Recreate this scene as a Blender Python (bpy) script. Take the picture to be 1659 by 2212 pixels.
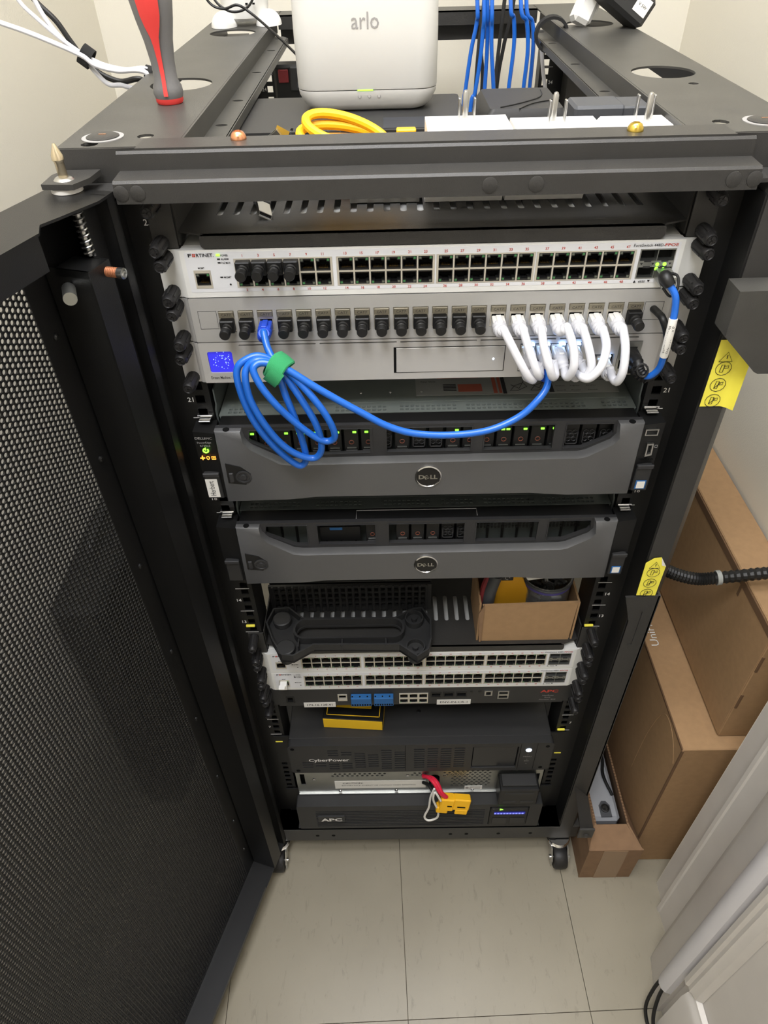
import bpy, bmesh, math, random
import numpy as np
from mathutils import Vector, Matrix
from mathutils.geometry import delaunay_2d_cdt
random.seed(4)
for o in list(bpy.data.objects): bpy.data.objects.remove(o)
SC = bpy.context.scene
COL = SC.collection
# All lengths below are millimetres; z = 0 is the underside of rack unit 1, the floor lies at z = -110.
ZO = 110.0
U = 44.45
FLOOR = -110.0
def S(p): return Vector((p[0]*.001, p[1]*.001, (p[2]+ZO)*.001))

# ---------------------------------------------------------------- camera
CF, CX, CY = 1508.49, 829.5, 1106.0
CAM = Vector((-38.04, -609.69, 1298.78))
_a, _b, _c = -0.0161, 0.7313, -0.0290
_f = Vector((math.sin(_a)*math.cos(_b), math.cos(_a)*math.cos(_b), -math.sin(_b)))
_r = Vector((math.cos(_a), -math.sin(_a), 0)); _u = _r.cross(_f)
_r2 = math.cos(_c)*_r + math.sin(_c)*_u; _u2 = -math.sin(_c)*_r + math.cos(_c)*_u
cam_d = bpy.data.cameras.new('camera'); cam = bpy.data.objects.new('camera', cam_d); COL.objects.link(cam)
cam_d.sensor_fit = 'HORIZONTAL'; cam_d.sensor_width = 36; cam_d.lens = CF/1659*36
cam_d.clip_start = .01; cam_d.clip_end = 50
cam.matrix_world = Matrix(((_r2.x, _u2.x, -_f.x, 0), (_r2.y, _u2.y, -_f.y, 0), (_r2.z, _u2.z, -_f.z, 0), (0, 0, 0, 1)))
cam.location = S(CAM)
SC.camera = cam
def ray(x, y): return (_f*CF + _r2*(x-CX) + _u2*(CY-y))
def at_y(x, y, Y):
    d = ray(x, y); return CAM + d*((Y-CAM.y)/d.y)
def at_z(x, y, Z):
    d = ray(x, y); return CAM + d*((Z-CAM.z)/d.z)

# ---------------------------------------------------------------- world, lights, exposure
W = bpy.data.worlds.new('world'); SC.world = W; W.use_nodes = True
W.node_tree.nodes['Background'].inputs[0].default_value = (1, .98, .95, 1)
W.node_tree.nodes['Background'].inputs[1].default_value = .25
vs = SC.view_settings
vs.view_transform = 'Standard'; vs.look = 'None'; vs.gamma = 1; vs.use_curve_mapping = False; vs.exposure = 0.0
def area(name, loc, rot, sx, sy, power, col):
    l = bpy.data.lights.new(name, 'AREA'); l.shape = 'RECTANGLE'; l.size = sx; l.size_y = sy; l.energy = power; l.color = col
    o = bpy.data.objects.new(name, l); COL.objects.link(o); o.location = loc; o.rotation_euler = rot; return o
CEIL = 2440.0
LX, LY = 20.0, -100.0
area('ceiling_lamp_light', S((LX, LY, CEIL-42)), (0, 0, 0), 1.15, .56, 23, (.965, .985, 1.05))
HX, HY = -240.0, -950.0
area('hall_lamp_light', S((HX, HY, CEIL-42)), (0, 0, 0), .56, .56, 24, (.965, .985, 1.05))

# ---------------------------------------------------------------- materials
def lin(c):
    c = c/255
    return c/12.92 if c <= .04045 else ((c+.055)/1.055)**2.4
def rgb(c): return (lin(c[0]), lin(c[1]), lin(c[2]), 1)
def mat(name, c, rough=.5, metal=0., noise=.0, nscale=60., c2=None, bump=0., bscale=900., emit=0., spec=.5, trans=0., coat=0., stretch=None, ior=1.45):
    m = bpy.data.materials.new(name); m.use_nodes = True; nt = m.node_tree; N = nt.nodes; L = nt.links
    b = N['Principled BSDF']
    b.inputs['Base Color'].default_value = rgb(c); b.inputs['Roughness'].default_value = rough
    b.inputs['Metallic'].default_value = metal; b.inputs['Specular IOR Level'].default_value = spec
    b.inputs['Transmission Weight'].default_value = trans; b.inputs['Coat Weight'].default_value = coat; b.inputs['IOR'].default_value = ior
    if emit:
        b.inputs['Emission Color'].default_value = rgb(c); b.inputs['Emission Strength'].default_value = emit
    if noise or bump or c2:
        tc = N.new('ShaderNodeTexCoord'); src = tc.outputs['Object']
        if stretch:
            mp = N.new('ShaderNodeMapping'); mp.inputs['Scale'].default_value = stretch; L.new(src, mp.inputs[0]); src = mp.outputs[0]
    if noise or c2:
        n = N.new('ShaderNodeTexNoise'); n.inputs['Scale'].default_value = nscale; n.inputs['Detail'].default_value = 5
        L.new(src, n.inputs['Vector'])
        mx = N.new('ShaderNodeMix'); mx.data_type = 'RGBA'
        a = rgb(c); k = c2 and rgb(c2) or tuple(v*(1-noise) for v in a[:3])+(1,)
        mx.inputs[6].default_value = a; mx.inputs[7].default_value = k
        rp = N.new('ShaderNodeMapRange'); rp.inputs[1].default_value = .35; rp.inputs[2].default_value = .7
        L.new(n.outputs[0], rp.inputs[0]); L.new(rp.outputs[0], mx.inputs[0]); L.new(mx.outputs[2], b.inputs['Base Color'])
    if bump:
        n2 = N.new('ShaderNodeTexNoise'); n2.inputs['Scale'].default_value = bscale; n2.inputs['Detail'].default_value = 2
        L.new(src, n2.inputs['Vector'])
        bp = N.new('ShaderNodeBump'); bp.inputs['Strength'].default_value = bump; bp.inputs['Distance'].default_value = .0006
        L.new(n2.outputs[0], bp.inputs['Height']); L.new(bp.outputs[0], b.inputs['Normal'])
    return m
K = {}
def D(name, *a, **k): K[name] = mat(name, *a, **k)
D('wall_paint', (228, 223, 209), .85, bump=.5, bscale=420)
D('wall_shade_paint', (214, 209, 194), .8, bump=.4, bscale=420)
D('ceiling_paint', (235, 232, 222), .9, bump=.2, bscale=200)
D('trim_paint', (206, 201, 194), .38, noise=.05, nscale=14)
D('trim_white', (238, 234, 226), .35)
D('raceway', (208, 206, 208), .4)
D('rack_black', (54, 53, 51), .42, bump=.35, bscale=1600, noise=.12, nscale=35)  # black paint, its tone lifted to carry the haze over the upper rack
D('rack_top', (60, 59, 56), .40, bump=.3, bscale=1500, c2=(68, 67, 63), nscale=26)  # same rack paint, lighter still for haze and glare on top faces
D('rail_black', (19, 19, 19), .45, bump=.2, bscale=1500)
D('door_black', (18, 18, 18), .38, bump=.2, bscale=1500)
D('plastic_black', (20, 20, 20), .45)
D('plastic_dark', (42, 42, 42), .5, bump=.15, bscale=2200)
D('plastic_grey', (66, 68, 72), .5)
D('void', (8, 8, 8), .8, spec=.2)
D('knob_black', (30, 29, 29), .5, bump=.25, bscale=500)
D('steel', (190, 190, 188), .28, metal=1)
D('steel_satin', (176, 178, 174), .42, metal=1, noise=.15, nscale=30)
D('chrome', (215, 215, 215), .14, metal=1)
D('pin_metal', (214, 200, 172), .25, metal=1)
D('zinc', (158, 160, 155), .45, metal=.85, noise=.2, nscale=40)
D('copper', (225, 160, 120), .22, metal=1)
D('rust', (150, 96, 66), .5, metal=.6)
D('brass', (208, 180, 88), .2, metal=1)
D('gold', (205, 165, 70), .3, metal=1)
D('switch_white', (222, 222, 218), .42, noise=.04, nscale=20)
D('switch_print', (218, 219, 221), .45)
D('nickel', (206, 200, 186), .38, metal=.45)
D('silver', (176, 175, 172), .42, metal=.25, bump=.12, bscale=1800)
D('silver_pale', (184, 182, 178), .45, metal=.2)
D('ink_black', (28, 28, 30), .6)
D('ink_red', (188, 62, 48), .6)
D('ink_grey', (150, 148, 146), .6)
D('ink_white', (226, 224, 220), .6)
D('led_green', (150, 255, 70), .4, emit=1.6)
D('led_amber', (255, 168, 60), .4, emit=1.5)
D('led_white', (215, 232, 255), .4, emit=3.0)
D('led_glow', (190, 214, 255), .4, emit=.8)
D('led_port', (150, 190, 255), .4, emit=14)
D('dot_blue', (140, 165, 255), .4, emit=1.5)
D('keystone', (128, 122, 106), .4, metal=.5)
D('ring_orange', (112, 62, 46), .5)
D('led_blue', (130, 140, 255), .4, emit=1.0)
D('led_off', (96, 100, 88), .4)
D('led_greenoff', (60, 120, 70), .4)
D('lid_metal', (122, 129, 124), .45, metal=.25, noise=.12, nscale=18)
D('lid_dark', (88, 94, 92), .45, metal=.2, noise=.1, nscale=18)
D('bezel_grey', (96, 96, 96), .42, metal=.35, bump=.35, bscale=2600)
D('bezel_dark', (52, 52, 53), .45, metal=.2, bump=.2, bscale=2600)
D('label_paper', (222, 220, 214), .6)
D('label_grey', (150, 152, 148), .55, noise=.1, nscale=40)
D('label_rust', (164, 82, 62), .6)
D('yellow_label', (248, 236, 84), .5, noise=.05, nscale=20)
D('yellow_plastic', (236, 178, 28), .42)
D('yellow_plastic_shaded', (206, 152, 36), .45)  # the tool's yellow, darkened for the shade it sits in
D('yellow_cable', (244, 186, 30), .4)
D('yellow_box', (238, 192, 40), .55)
D('blue_cable', (28, 96, 190), .3, coat=.15)
D('blue_boot', (36, 78, 205), .4)
D('blue_block', (34, 92, 150), .5)
D('white_cable', (204, 204, 208), .45)
D('white_plastic', (236, 235, 231), .38)
D('white_adapter', (244, 242, 238), .35)
D('arlo_white', (206, 205, 200), .38, bump=.06, bscale=2500)
D('velcro_green', (50, 146, 92), .95, bump=1.0, bscale=2200)
D('velcro_black', (34, 34, 34), .95, bump=1.0, bscale=2200)
D('red_rubber', (214, 62, 58), .5)
D('grip_grey', (104, 103, 102), .6, bump=.2, bscale=1500)
D('red_wire', (206, 34, 62), .35)
D('cardboard', (160, 128, 92), .8, noise=.1, nscale=90, bump=.15, bscale=600)
D('cardboard_dark', (134, 105, 78), .82, noise=.12, nscale=60, bump=.15, bscale=600)
D('cardboard_edge', (104, 78, 54), .85)
D('tape', (146, 118, 90), .25)
D('foam_grey', (150, 152, 156), .85, bump=.3, bscale=900)
D('clear_plastic', (235, 238, 240), .08, trans=.92)
D('caster_rubber', (36, 35, 35), .5)
D('screen_dark', (30, 31, 33), .2)
D('screen_blue', (26, 30, 120), .3, emit=.9)
D('paper_white', (228, 226, 220), .6)
D('purple_label', (70, 64, 130), .4)
D('red_dark', (120, 40, 44), .5)
D('lamp_diffuser', (255, 248, 235), .5, emit=2.0)

# ---------------------------------------------------------------- mesh builder
FM = Matrix(((1, 0, 0, 0), (0, 0, -1, 0), (0, 1, 0, 0), (0, 0, 0, 1)))      # (u,v,w) -> x=u, z=v, y=-w : a front face
def F(x=0, y=0, z=0): return Matrix.Translation((x, y, z)) @ FM
def T(x=0, y=0, z=0): return Matrix.Translation((x, y, z))
def RZ(a): return Matrix.Rotation(math.radians(a), 4, 'Z')
def RX(a): return Matrix.Rotation(math.radians(a), 4, 'X')
def RY(a): return Matrix.Rotation(math.radians(a), 4, 'Y')
def basis(o, x, y, z):
    return Matrix(((x[0], y[0], z[0], o[0]), (x[1], y[1], z[1], o[1]), (x[2], y[2], z[2], o[2]), (0, 0, 0, 1)))
def rect(x0, x1, z0, z1): return [(x0, z0), (x1, z0), (x1, z1), (x0, z1)]
def rrect(x0, x1, z0, z1, r, n=4):
    o = []
    for cx, cz, a in ((x1-r, z0+r, -90), (x1-r, z1-r, 0), (x0+r, z1-r, 90), (x0+r, z0+r, 180)):
        for i in range(n+1):
            t = math.radians(a+90*i/n); o.append((cx+r*math.cos(t), cz+r*math.sin(t)))
    return o
def circ(cx, cz, r, n=16, rz=None): return [(cx+r*math.cos(2*math.pi*i/n), cz+(rz or r)*math.sin(2*math.pi*i/n)) for i in range(n)]
def spline(P, n=8, closed=False):
    P = [Vector(p) for p in P]; o = []; m = len(P)
    for i in range(m if closed else m-1):
        if closed: a, b, c, d = P[i-1], P[i], P[(i+1) % m], P[(i+2) % m]
        else: a, b, c, d = P[max(i-1, 0)], P[i], P[i+1], P[min(i+2, m-1)]
        for k in range(n):
            t = k/n
            o.append(.5*((2*b)+(c-a)*t+(2*a-5*b+4*c-d)*t*t+(3*b-a-3*c+d)*t**3))
    if not closed: o.append(P[-1])
    return o
class B:
    def __init__(s): s.v = []; s.f = []; s.m = []; s.i = 0
    def mi(s, i): s.i = i; return s
    def add(s, vs, fs, M=None):
        k = len(s.v)
        for p in vs:
            p = Vector(p)
            s.v.append(M @ p if M is not None else p)
        for f in fs: s.f.append([k+q for q in f]); s.m.append(s.i)
        return s
    def box(s, x0, x1, y0, y1, z0, z1, b=0., M=None):
        cx, cy, cz = (x0+x1)/2, (y0+y1)/2, (z0+z1)/2; h = (abs(x1-x0)/2, abs(y1-y0)/2, abs(z1-z0)/2)
        if b <= 0:
            v = [(cx+i*h[0], cy+j*h[1], cz+k*h[2]) for i in (-1, 1) for j in (-1, 1) for k in (-1, 1)]
            return s.add(v, [(0, 1, 3, 2), (4, 6, 7, 5), (0, 4, 5, 1), (2, 3, 7, 6), (0, 2, 6, 4), (1, 5, 7, 3)], M)
        b = min(b, min(h)*.95); v = []; idx = {}
        for i in (-1, 1):
            for j in (-1, 1):
                for k in (-1, 1):
                    for a in range(3):
                        q = [i*(h[0]-b), j*(h[1]-b), k*(h[2]-b)]; q[a] = (i, j, k)[a]*h[a]
                        idx[i, j, k, a] = len(v); v.append((cx+q[0], cy+q[1], cz+q[2]))
        f = []
        for a in range(3):
            o1, o2 = (a+1) % 3, (a+2) % 3
            for sg in (-1, 1):
                q = []
                for p1, p2 in ((-1, -1), (1, -1), (1, 1), (-1, 1)):
                    t = [0, 0, 0]; t[a] = sg; t[o1] = p1; t[o2] = p2; q.append(idx[(*t, a)])
                f.append(q)
            for p1 in (-1, 1):
                for p2 in (-1, 1):
                    q = []
                    for sg, ax in ((-1, o1), (1, o1), (1, o2), (-1, o2)):
                        t = [0, 0, 0]; t[a] = sg; t[o1] = p1; t[o2] = p2; q.append(idx[(*t, ax)])
                    f.append(q)
        for i in (-1, 1):
            for j in (-1, 1):
                for k in (-1, 1): f.append([idx[i, j, k, 0], idx[i, j, k, 1], idx[i, j, k, 2]])
        return s.add(v, f, M)
    def lathe(s, prof, M=None, n=16):
        v = []; f = []; m = len(prof)
        for r, h in prof:
            for i in range(n):
                t = 2*math.pi*i/n; v.append((r*math.cos(t), r*math.sin(t), h))
        for j in range(m-1):
            for i in range(n): f.append((j*n+i, j*n+(i+1) % n, (j+1)*n+(i+1) % n, (j+1)*n+i))
        f.append([i for i in range(n)][::-1]); f.append([(m-1)*n+i for i in range(n)])
        return s.add(v, f, M)
    def cyl(s, p0, p1, r0, r1=None, n=14):
        p0 = Vector(p0); p1 = Vector(p1); d = p1-p0
        M = Matrix.Translation(p0) @ d.to_track_quat('Z', 'Y').to_matrix().to_4x4()
        return s.lathe([(r0, 0), (r0 if r1 is None else r1, d.length)], M, n)
    def tube(s, P, r, n=10, closed=False, flat=1.):
        P = [Vector(p) for p in P]; m = len(P); v = []; f = []
        t0 = (P[1]-P[0]).normalized(); nr = t0.orthogonal().normalized()
        for i in range(m):
            if closed: t = (P[(i+1) % m]-P[i-1]).normalized()
            else: t = (P[min(i+1, m-1)]-P[max(i-1, 0)]).normalized()
            nr = (nr-t*nr.dot(t)).normalized(); bn = t.cross(nr)
            rr = r[i] if isinstance(r, (list, tuple)) else r
            for k in range(n):
                a = 2*math.pi*k/n; v.append(P[i]+nr*(rr*math.cos(a))+bn*(rr*flat*math.sin(a)))
        for i in range(m if closed else m-1):
            j = (i+1) % m
            for k in range(n): f.append((i*n+k, i*n+(k+1) % n, j*n+(k+1) % n, j*n+k))
        if not closed: f.append(list(range(n))[::-1]); f.append([(m-1)*n+k for k in range(n)])
        return s.add(v, f)
    def ball(s, c, rx, ry=None, rz=None, nu=14, nv=9, M=None, top=1., bot=-1.):
        ry = ry or rx; rz = rz or rx; pr = []
        v = []; f = []; a0 = math.asin(bot); a1 = math.asin(top)
        for j in range(nv+1):
            a = a0+(a1-a0)*j/nv
            for i in range(nu):
                t = 2*math.pi*i/nu; v.append((c[0]+rx*math.cos(a)*math.cos(t), c[1]+ry*math.cos(a)*math.sin(t), c[2]+rz*math.sin(a)))
        for j in range(nv):
            for i in range(nu): f.append((j*nu+i, j*nu+(i+1) % nu, (j+1)*nu+(i+1) % nu, (j+1)*nu+i))
        f.append(list(range(nu))[::-1]); f.append([nv*nu+i for i in range(nu)])
        return s.add(v, f, M)
    def plate(s, out, holes=(), t=1., M=None):
        """outline with holes in (u,v), thickness from w = 0 back to w = -t"""
        loops = [list(out)]+[list(h) for h in holes]
        pts = []; ed = []
        for lp in loops:
            k = len(pts); n = len(lp)
            pts += [Vector(p) for p in lp]; ed += [(k+i, k+(i+1) % n) for i in range(n)]
        if len(loops) == 1 and len(out) <= 4:
            vo = pts; tri = [list(range(len(out)))]; mp = list(range(len(out)))
        else:
            r = delaunay_2d_cdt(pts, ed, [list(range(len(out)))], 2, 1e-5)
            vo = r[0]; tri = r[2]; mp = [0]*len(pts)
            for i, og in enumerate(r[3]):
                for q in og: mp[q] = i
        n = len(vo)
        v = [(p[0], p[1], 0) for p in vo]+[(p[0], p[1], -t) for p in vo]
        f = [list(q) for q in tri]+[[n+k for k in q][::-1] for q in tri]
        for a, b in ed:
            a, b = mp[a], mp[b]; f.append((a, b, n+b, n+a))
        return s.add(v, f, M)
    def text(s, st, M, size, width=None, align='LEFT', bold=0., valign='BASE'):
        c = bpy.data.curves.new('t', 'FONT'); c.body = st; c.size = size; c.align_x = align; c.resolution_u = 2; c.offset = bold*size
        c.space_character = 1.0
        o = bpy.data.objects.new('t', c); me = bpy.data.meshes.new_from_object(o)
        vs = [tuple(p.co) for p in me.vertices]; fs = [tuple(p.vertices) for p in me.polygons]
        bpy.data.objects.remove(o); bpy.data.curves.remove(c); bpy.data.meshes.remove(me)
        if not vs: return s
        xs = [p[0] for p in vs]; w = max(xs)-min(xs); x0 = min(xs)
        k = width/w if width else 1
        if align == 'LEFT': vs = [((p[0]-x0)*k, p[1], 0) for p in vs]
        else:
            m = (max(xs)+x0)/2; vs = [((p[0]-m)*k, p[1], 0) for p in vs]
        if valign == 'C':
            zs = [p[1] for p in vs]; m = (max(zs)+min(zs))/2; vs = [(p[0], p[1]-m, 0) for p in vs]
        return s.add(vs, fs, M)
    def bbox(s):
        a = np.array([tuple(p) for p in s.v]); return a.min(0), a.max(0)
    def mesh(s, name, base, mats, smooth=35, fix=True):
        me = bpy.data.meshes.new(name)
        me.from_pydata([tuple((p-base)*.001) for p in s.v], [], s.f)
        if not isinstance(mats, (list, tuple)): mats = [mats]
        for q in mats: me.materials.append(K[q] if isinstance(q, str) else q)
        me.polygons.foreach_set('material_index', s.m)
        if fix:
            bm = bmesh.new(); bm.from_mesh(me); bmesh.ops.recalc_face_normals(bm, faces=bm.faces); bm.to_mesh(me); bm.free()
        if smooth:
            me.polygons.foreach_set('use_smooth', [True]*len(me.polygons)); me.set_sharp_from_angle(angle=math.radians(smooth))
        me.update(); return me
BASE = {}
def tag(o, label=None, cat=None, group=None, kind=None):
    if label: o['label'] = label
    if cat: o['category'] = cat
    if group: o['group'] = group
    if kind: o['kind'] = kind
    return o
def thing(name, label, cat, base, group=None, kind=None):
    o = bpy.data.objects.new(name, None); o.empty_display_size = .02; COL.objects.link(o); o.location = S(base)
    BASE[o.name] = Vector(base); return tag(o, label, cat, group, kind)
def part(par, name, b, mats, label=None, smooth=35, kind=None, fix=True):
    base = BASE[par.name]; o = bpy.data.objects.new(name, b.mesh(name, base, mats, smooth, fix)); COL.objects.link(o); o.parent = par
    BASE[o.name] = base
    if label: o['label'] = label
    if kind: o['kind'] = kind
    return o
def inst(par, name, me, loc, rot=None, label=None):
    """a part that shares mesh data, placed at loc (mm, absolute)"""
    o = bpy.data.objects.new(name, me); COL.objects.link(o); o.parent = par
    o.location = (Vector(loc)-BASE[par.name])*.001
    if rot: o.rotation_euler = rot
    BASE[o.name] = Vector(loc)
    if label: o['label'] = label
    return o
def solid(name, b, mats, label, cat, group=None, kind=None, smooth=35, fix=True):
    lo, hi = b.bbox(); base = Vector(((lo[0]+hi[0])/2, (lo[1]+hi[1])/2, lo[2]))
    o = bpy.data.objects.new(name, b.mesh(name, base, mats, smooth, fix)); COL.objects.link(o); o.location = S(base)
    BASE[o.name] = base; return tag(o, label, cat, group, kind)
def struct(name, b, mats, smooth=35): return solid(name, b, mats, None, None, kind='structure', smooth=smooth)
def copy_tree(o, par=None):
    c = o.copy(); COL.objects.link(c); c.parent = par
    for ch in o.children: copy_tree(ch, c)
    return c
V0 = Vector((0, 0, 0))
# ================================================================ the room
XL, XR, YB, YF = -570.0, 528.0, 975.0, -2400.0
def clip(poly, x0, x1, y0, y1):
    for ax, lim, sg in ((0, x0, 1), (0, x1, -1), (1, y0, 1), (1, y1, -1)):
        o = []
        for i in range(len(poly)):
            p, q = poly[i-1], poly[i]; a = (p[ax]-lim)*sg; b = (q[ax]-lim)*sg
            if (a >= 0) != (b >= 0):
                t = a/(a-b); o.append((p[0]+(q[0]-p[0])*t, p[1]+(q[1]-p[1])*t))
            if b >= 0: o.append(q)
        poly = o
        if not poly: return poly
    return poly
tile_m = mat('floor_tile', (148, 141, 124), .34, c2=(139, 132, 115), nscale=5)
_n = tile_m.node_tree; _N = _n.nodes; _L = _n.links
_tc = _N.new('ShaderNodeTexCoord'); _mp = _N.new('ShaderNodeMapping'); _mp.inputs['Scale'].default_value = (95, 30, 1); _mp.inputs['Rotation'].default_value = (0, 0, .5)
_L.new(_tc.outputs['Object'], _mp.inputs[0])
_nz = _N.new('ShaderNodeTexNoise'); _nz.inputs['Scale'].default_value = 1.0; _nz.inputs['Detail'].default_value = 8; _nz.inputs['Roughness'].default_value = .68; _nz.inputs['Distortion'].default_value = .7
_L.new(_mp.outputs[0], _nz.inputs['Vector'])
_cr = _N.new('ShaderNodeValToRGB')
_e = _cr.color_ramp.elements
_e[0].position = .30; _e[0].color = (.30, .30, .30, 1); _e[1].position = .42; _e[1].color = (1, 1, 1, 1)
_x = _e.new(.62); _x.color = (1, 1, 1, 1); _x = _e.new(.74); _x.color = (1.0, 1.0, 1.0, 1)
_L.new(_nz.outputs[0], _cr.inputs[0])
_mm = _N.new('ShaderNodeMix'); _mm.data_type = 'RGBA'; _mm.blend_type = 'MULTIPLY'; _mm.inputs[0].default_value = .32
_b = _N['Principled BSDF']; _old = _b.inputs['Base Color'].links[0].from_socket
_L.new(_old, _mm.inputs[6]); _L.new(_cr.outputs[0], _mm.inputs[7]); _L.new(_mm.outputs[2], _b.inputs['Base Color'])
K['tile'] = tile_m
D('slab', (92, 84, 70), .9)
floor = struct('floor', B().box(XL-40, 940, YF-40, YB+40, FLOOR-60, FLOOR-3), 'slab')
ca, sa = math.cos(math.radians(1.8)), math.sin(math.radians(1.8)); TS = 304.8
for i in range(-4, 3):
    for j in range(-8, 6):
        g = .6
        q = [(i*TS+g, j*TS+g), ((i+1)*TS-g, j*TS+g), ((i+1)*TS-g, (j+1)*TS-g), (i*TS+g, (j+1)*TS-g)]
        q = [(277.5+x*ca-y*sa, -299.5+x*sa+y*ca) for x, y in q]
        q = clip(q, XL, 700, YF, YB)
        if len(q) > 2: part(floor, 'floor_tile', B().plate(q, (), 3, T(0, 0, FLOOR+random.uniform(-.08, .08))), 'tile', smooth=0)
struct('wall_left', B().box(XL-80, XL, YF, YB, FLOOR, CEIL), 'wall_paint')
struct('wall_back', B().box(XL-80, XR+80, YB, YB+80, FLOOR, CEIL), 'wall_paint')
struct('wall_right', B().box(XR, XR+80, -98, YB, FLOOR, CEIL), 'wall_paint')
struct('wall_partition', B().box(447, 900, -184, -98, FLOOR, CEIL), 'wall_paint')
struct('wall_hall', B().plate([(437, -184), (404, -217), (400, -222), (387, -300), (396, -300), (396, YF), (500, YF), (500, -184)], (), CEIL-FLOOR, T(0, 0, CEIL)), 'trim_paint')
struct('wall_front', B().box(XL-80, 500, YF-80, YF, FLOOR, CEIL), 'wall_paint')
struct('ceiling', B().box(XL-80, 900, YF-80, YB+80, CEIL, CEIL+60), 'ceiling_paint')
struct('trim_1', B().plate([(447, -99), (445, -140), (434, -142), (434.5, -148), (437, -150), (437, -184), (447, -184)], (), CEIL-FLOOR, T(0, 0, CEIL)), 'trim_paint')
struct('trim_2', B().plate([(387, -300.5), (379, -305), (378, -312), (382, -315), (380.5, -321), (384, -324), (386, -331), (395.5, -336), (395.5, -300.5)], (), CEIL-92, T(0, 0, CEIL)), 'trim_paint')
b = B().plate([(395.5, FLOOR), (380, FLOOR), (380, 58), (382, 66), (383.5, 76), (386.5, 80), (388, 88), (395.5, 91)], (), -YF-318, Matrix(((1, 0, 0, 0), (0, 0, 1, -318), (0, 1, 0, 0), (0, 0, 0, 1))))
struct('baseboard_right', b, 'trim_paint')
b = B().plate([(396.5, -265), (389, -266), (381, -270), (375, -277), (373, -284), (374.5, -291), (379, -297), (388, -299.5)], (), CEIL+14, T(0, 0, CEIL))
struct('trim_3', b, 'raceway')
for k, (x, y, dx, dy) in enumerate(((381, -277, -16, -26), (381, -288, -9, -34))):
    P = [(x, y, 4), (x, y, -16), (x+dx*.5, y+dy*.25, -48), (x+dx, y+dy*.8, -85), (x+dx*.9, y+dy*1.6, -105.6), (x+dx*.6, y-80, -106), (x-4, y-190, -106.5)]
    solid('lead_wire', B().tube(spline(P, 7), 2.9, 10), 'plastic_black', ('black cord nearer the floor tiles below the raceway', 'black cord nearer the baseboard below the raceway')[k], 'cord', 'black cords leaving the wall raceway')
for q, (cx, cy, w, d, lb) in enumerate(((LX, LY, 610, 310, 'rectangular ceiling light fixture above the rack'), (HX, HY, 310, 310, 'square ceiling light fixture in the hall behind the viewer'))):
    t = thing('ceiling_light', lb, 'lamp', (cx, cy, CEIL-36))
    part(t, 'frame', B().plate(rect(cx-w, cx+w, cy-d, cy+d), [rect(cx-w+25, cx+w-25, cy-d+25, cy+d-25)], 36, T(0, 0, CEIL-1)), 'trim_white')
    part(t, 'diffuser', B().box(cx-w+26, cx+w-26, cy-d+26, cy+d-26, CEIL-16, CEIL-10), 'lamp_diffuser')

# ================================================================ the rack
ZT = 1149.0; RB = 790.0
rack = thing('server_rack', 'tall black open frame server rack on casters filled with network gear', 'server rack', (0, 376, FLOOR))
def edge_prism(prof, M, L): return B().plate(prof, (), L, M)
# top side plates with round cable holes, each with a stepped inner lip
for sg in (-1, 1):
    hs = [circ(sg*250, 231, 32, 28), circ(sg*250, 571, 32, 28)]
    for x, y, r in ((276, 6, 7), (236, 27, 7))+(((262, 172, 5),) if sg > 0 else ()): hs.append(circ(sg*x, y, r, 10))
    b = B().plate(rect(-300, -205, -4, RB) if sg < 0 else rect(205, 300, -4, RB), hs, 2, T(0, 0, ZT))
    o = part(rack, 'top_side_plate', b, 'rack_top')
    b = B(); x = sg*204
    b.box(*sorted((x-1, x+1)), 18, 700, 1131, ZT-.2)
    lp = [(sg*203, 18), (sg*182, 18), (sg*182, 640), (sg*190, 656), (sg*203, 656)]
    b.plate(lp, [circ(sg*194, y, 6, 12, 4.2) for y in (132, 234, 384, 535, 634)], 2, T(0, 0, 1132))
    b.box(*sorted((sg*183, sg*181)), 18, 640, 1124, 1132)
    part(rack, 'inner_lip', b, 'rack_top')
    b = B(); b.box(*sorted((sg*298, sg*300)), -4, RB, 1118, ZT-.2)
    part(rack, 'side_flange', b, 'rack_black')
    # large corner bolt heads with a pale ring
    b = B(); b.mi(0); b.plate(circ(sg*271, 26, 17, 28), [circ(sg*271, 26, 13.5, 24)], .6, T(0, 0, ZT+.6)); b.mi(1)
    b.lathe([(13.4, 0), (13.4, 1.2), (11, 2.2), (4, 2.4)], T(sg*271, 26, ZT), 24); b.mi(2); b.box(sg*271-3, sg*271+3, 25, 27, ZT+2, ZT+2.7)
    part(rack, 'corner_bolt', b, ['ink_grey', 'rack_black', 'copper'])
b = B()
b.plate(rect(-235, 235, -12, 17), [circ(-156, 8, 4, 10), circ(160, 4, 4, 10)], 2, T(0, 0, ZT+.6))
part(rack, 'front_beam_top', b, 'rack_black')
b = B().plate([(-12, ZT-1), (-14, ZT-3), (-14, 1134), (-36, 1133), (-38, 1131), (-38, 1116), (-36, 1116), (-36, 1130.5), (-11.6, 1131.5), (-11.6, ZT-1)], (), 500,
              Matrix(((0, 0, 1, 250), (1, 0, 0, 0), (0, 1, 0, 0), (0, 0, 0, 1))))
part(rack, 'front_beam', b, 'rack_black')
for sg in (-1, 1):
    b = B(); b.box(*sorted((sg*236, sg*300)), -6, -4, 1122, ZT-.5); b.box(*sorted((sg*250, sg*299)), -34, -5, 1120, 1123)
    part(rack, 'corner_gusset', b, 'rack_black')
me = B().lathe([(4, 0), (4, .5)], None, 10).mesh('beam_hole', V0, 'void')
for x, y in ((-125, -26), (90, -26), (128, -26), (-42, -26), (215, -26)): inst(rack, 'beam_hole', me, (x, y, 1132.6))
me = B().lathe([(6, 0), (6, .7), (5, 1.1)], FM, 16).mesh('beam_rivet', V0, 'rack_black')
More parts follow.
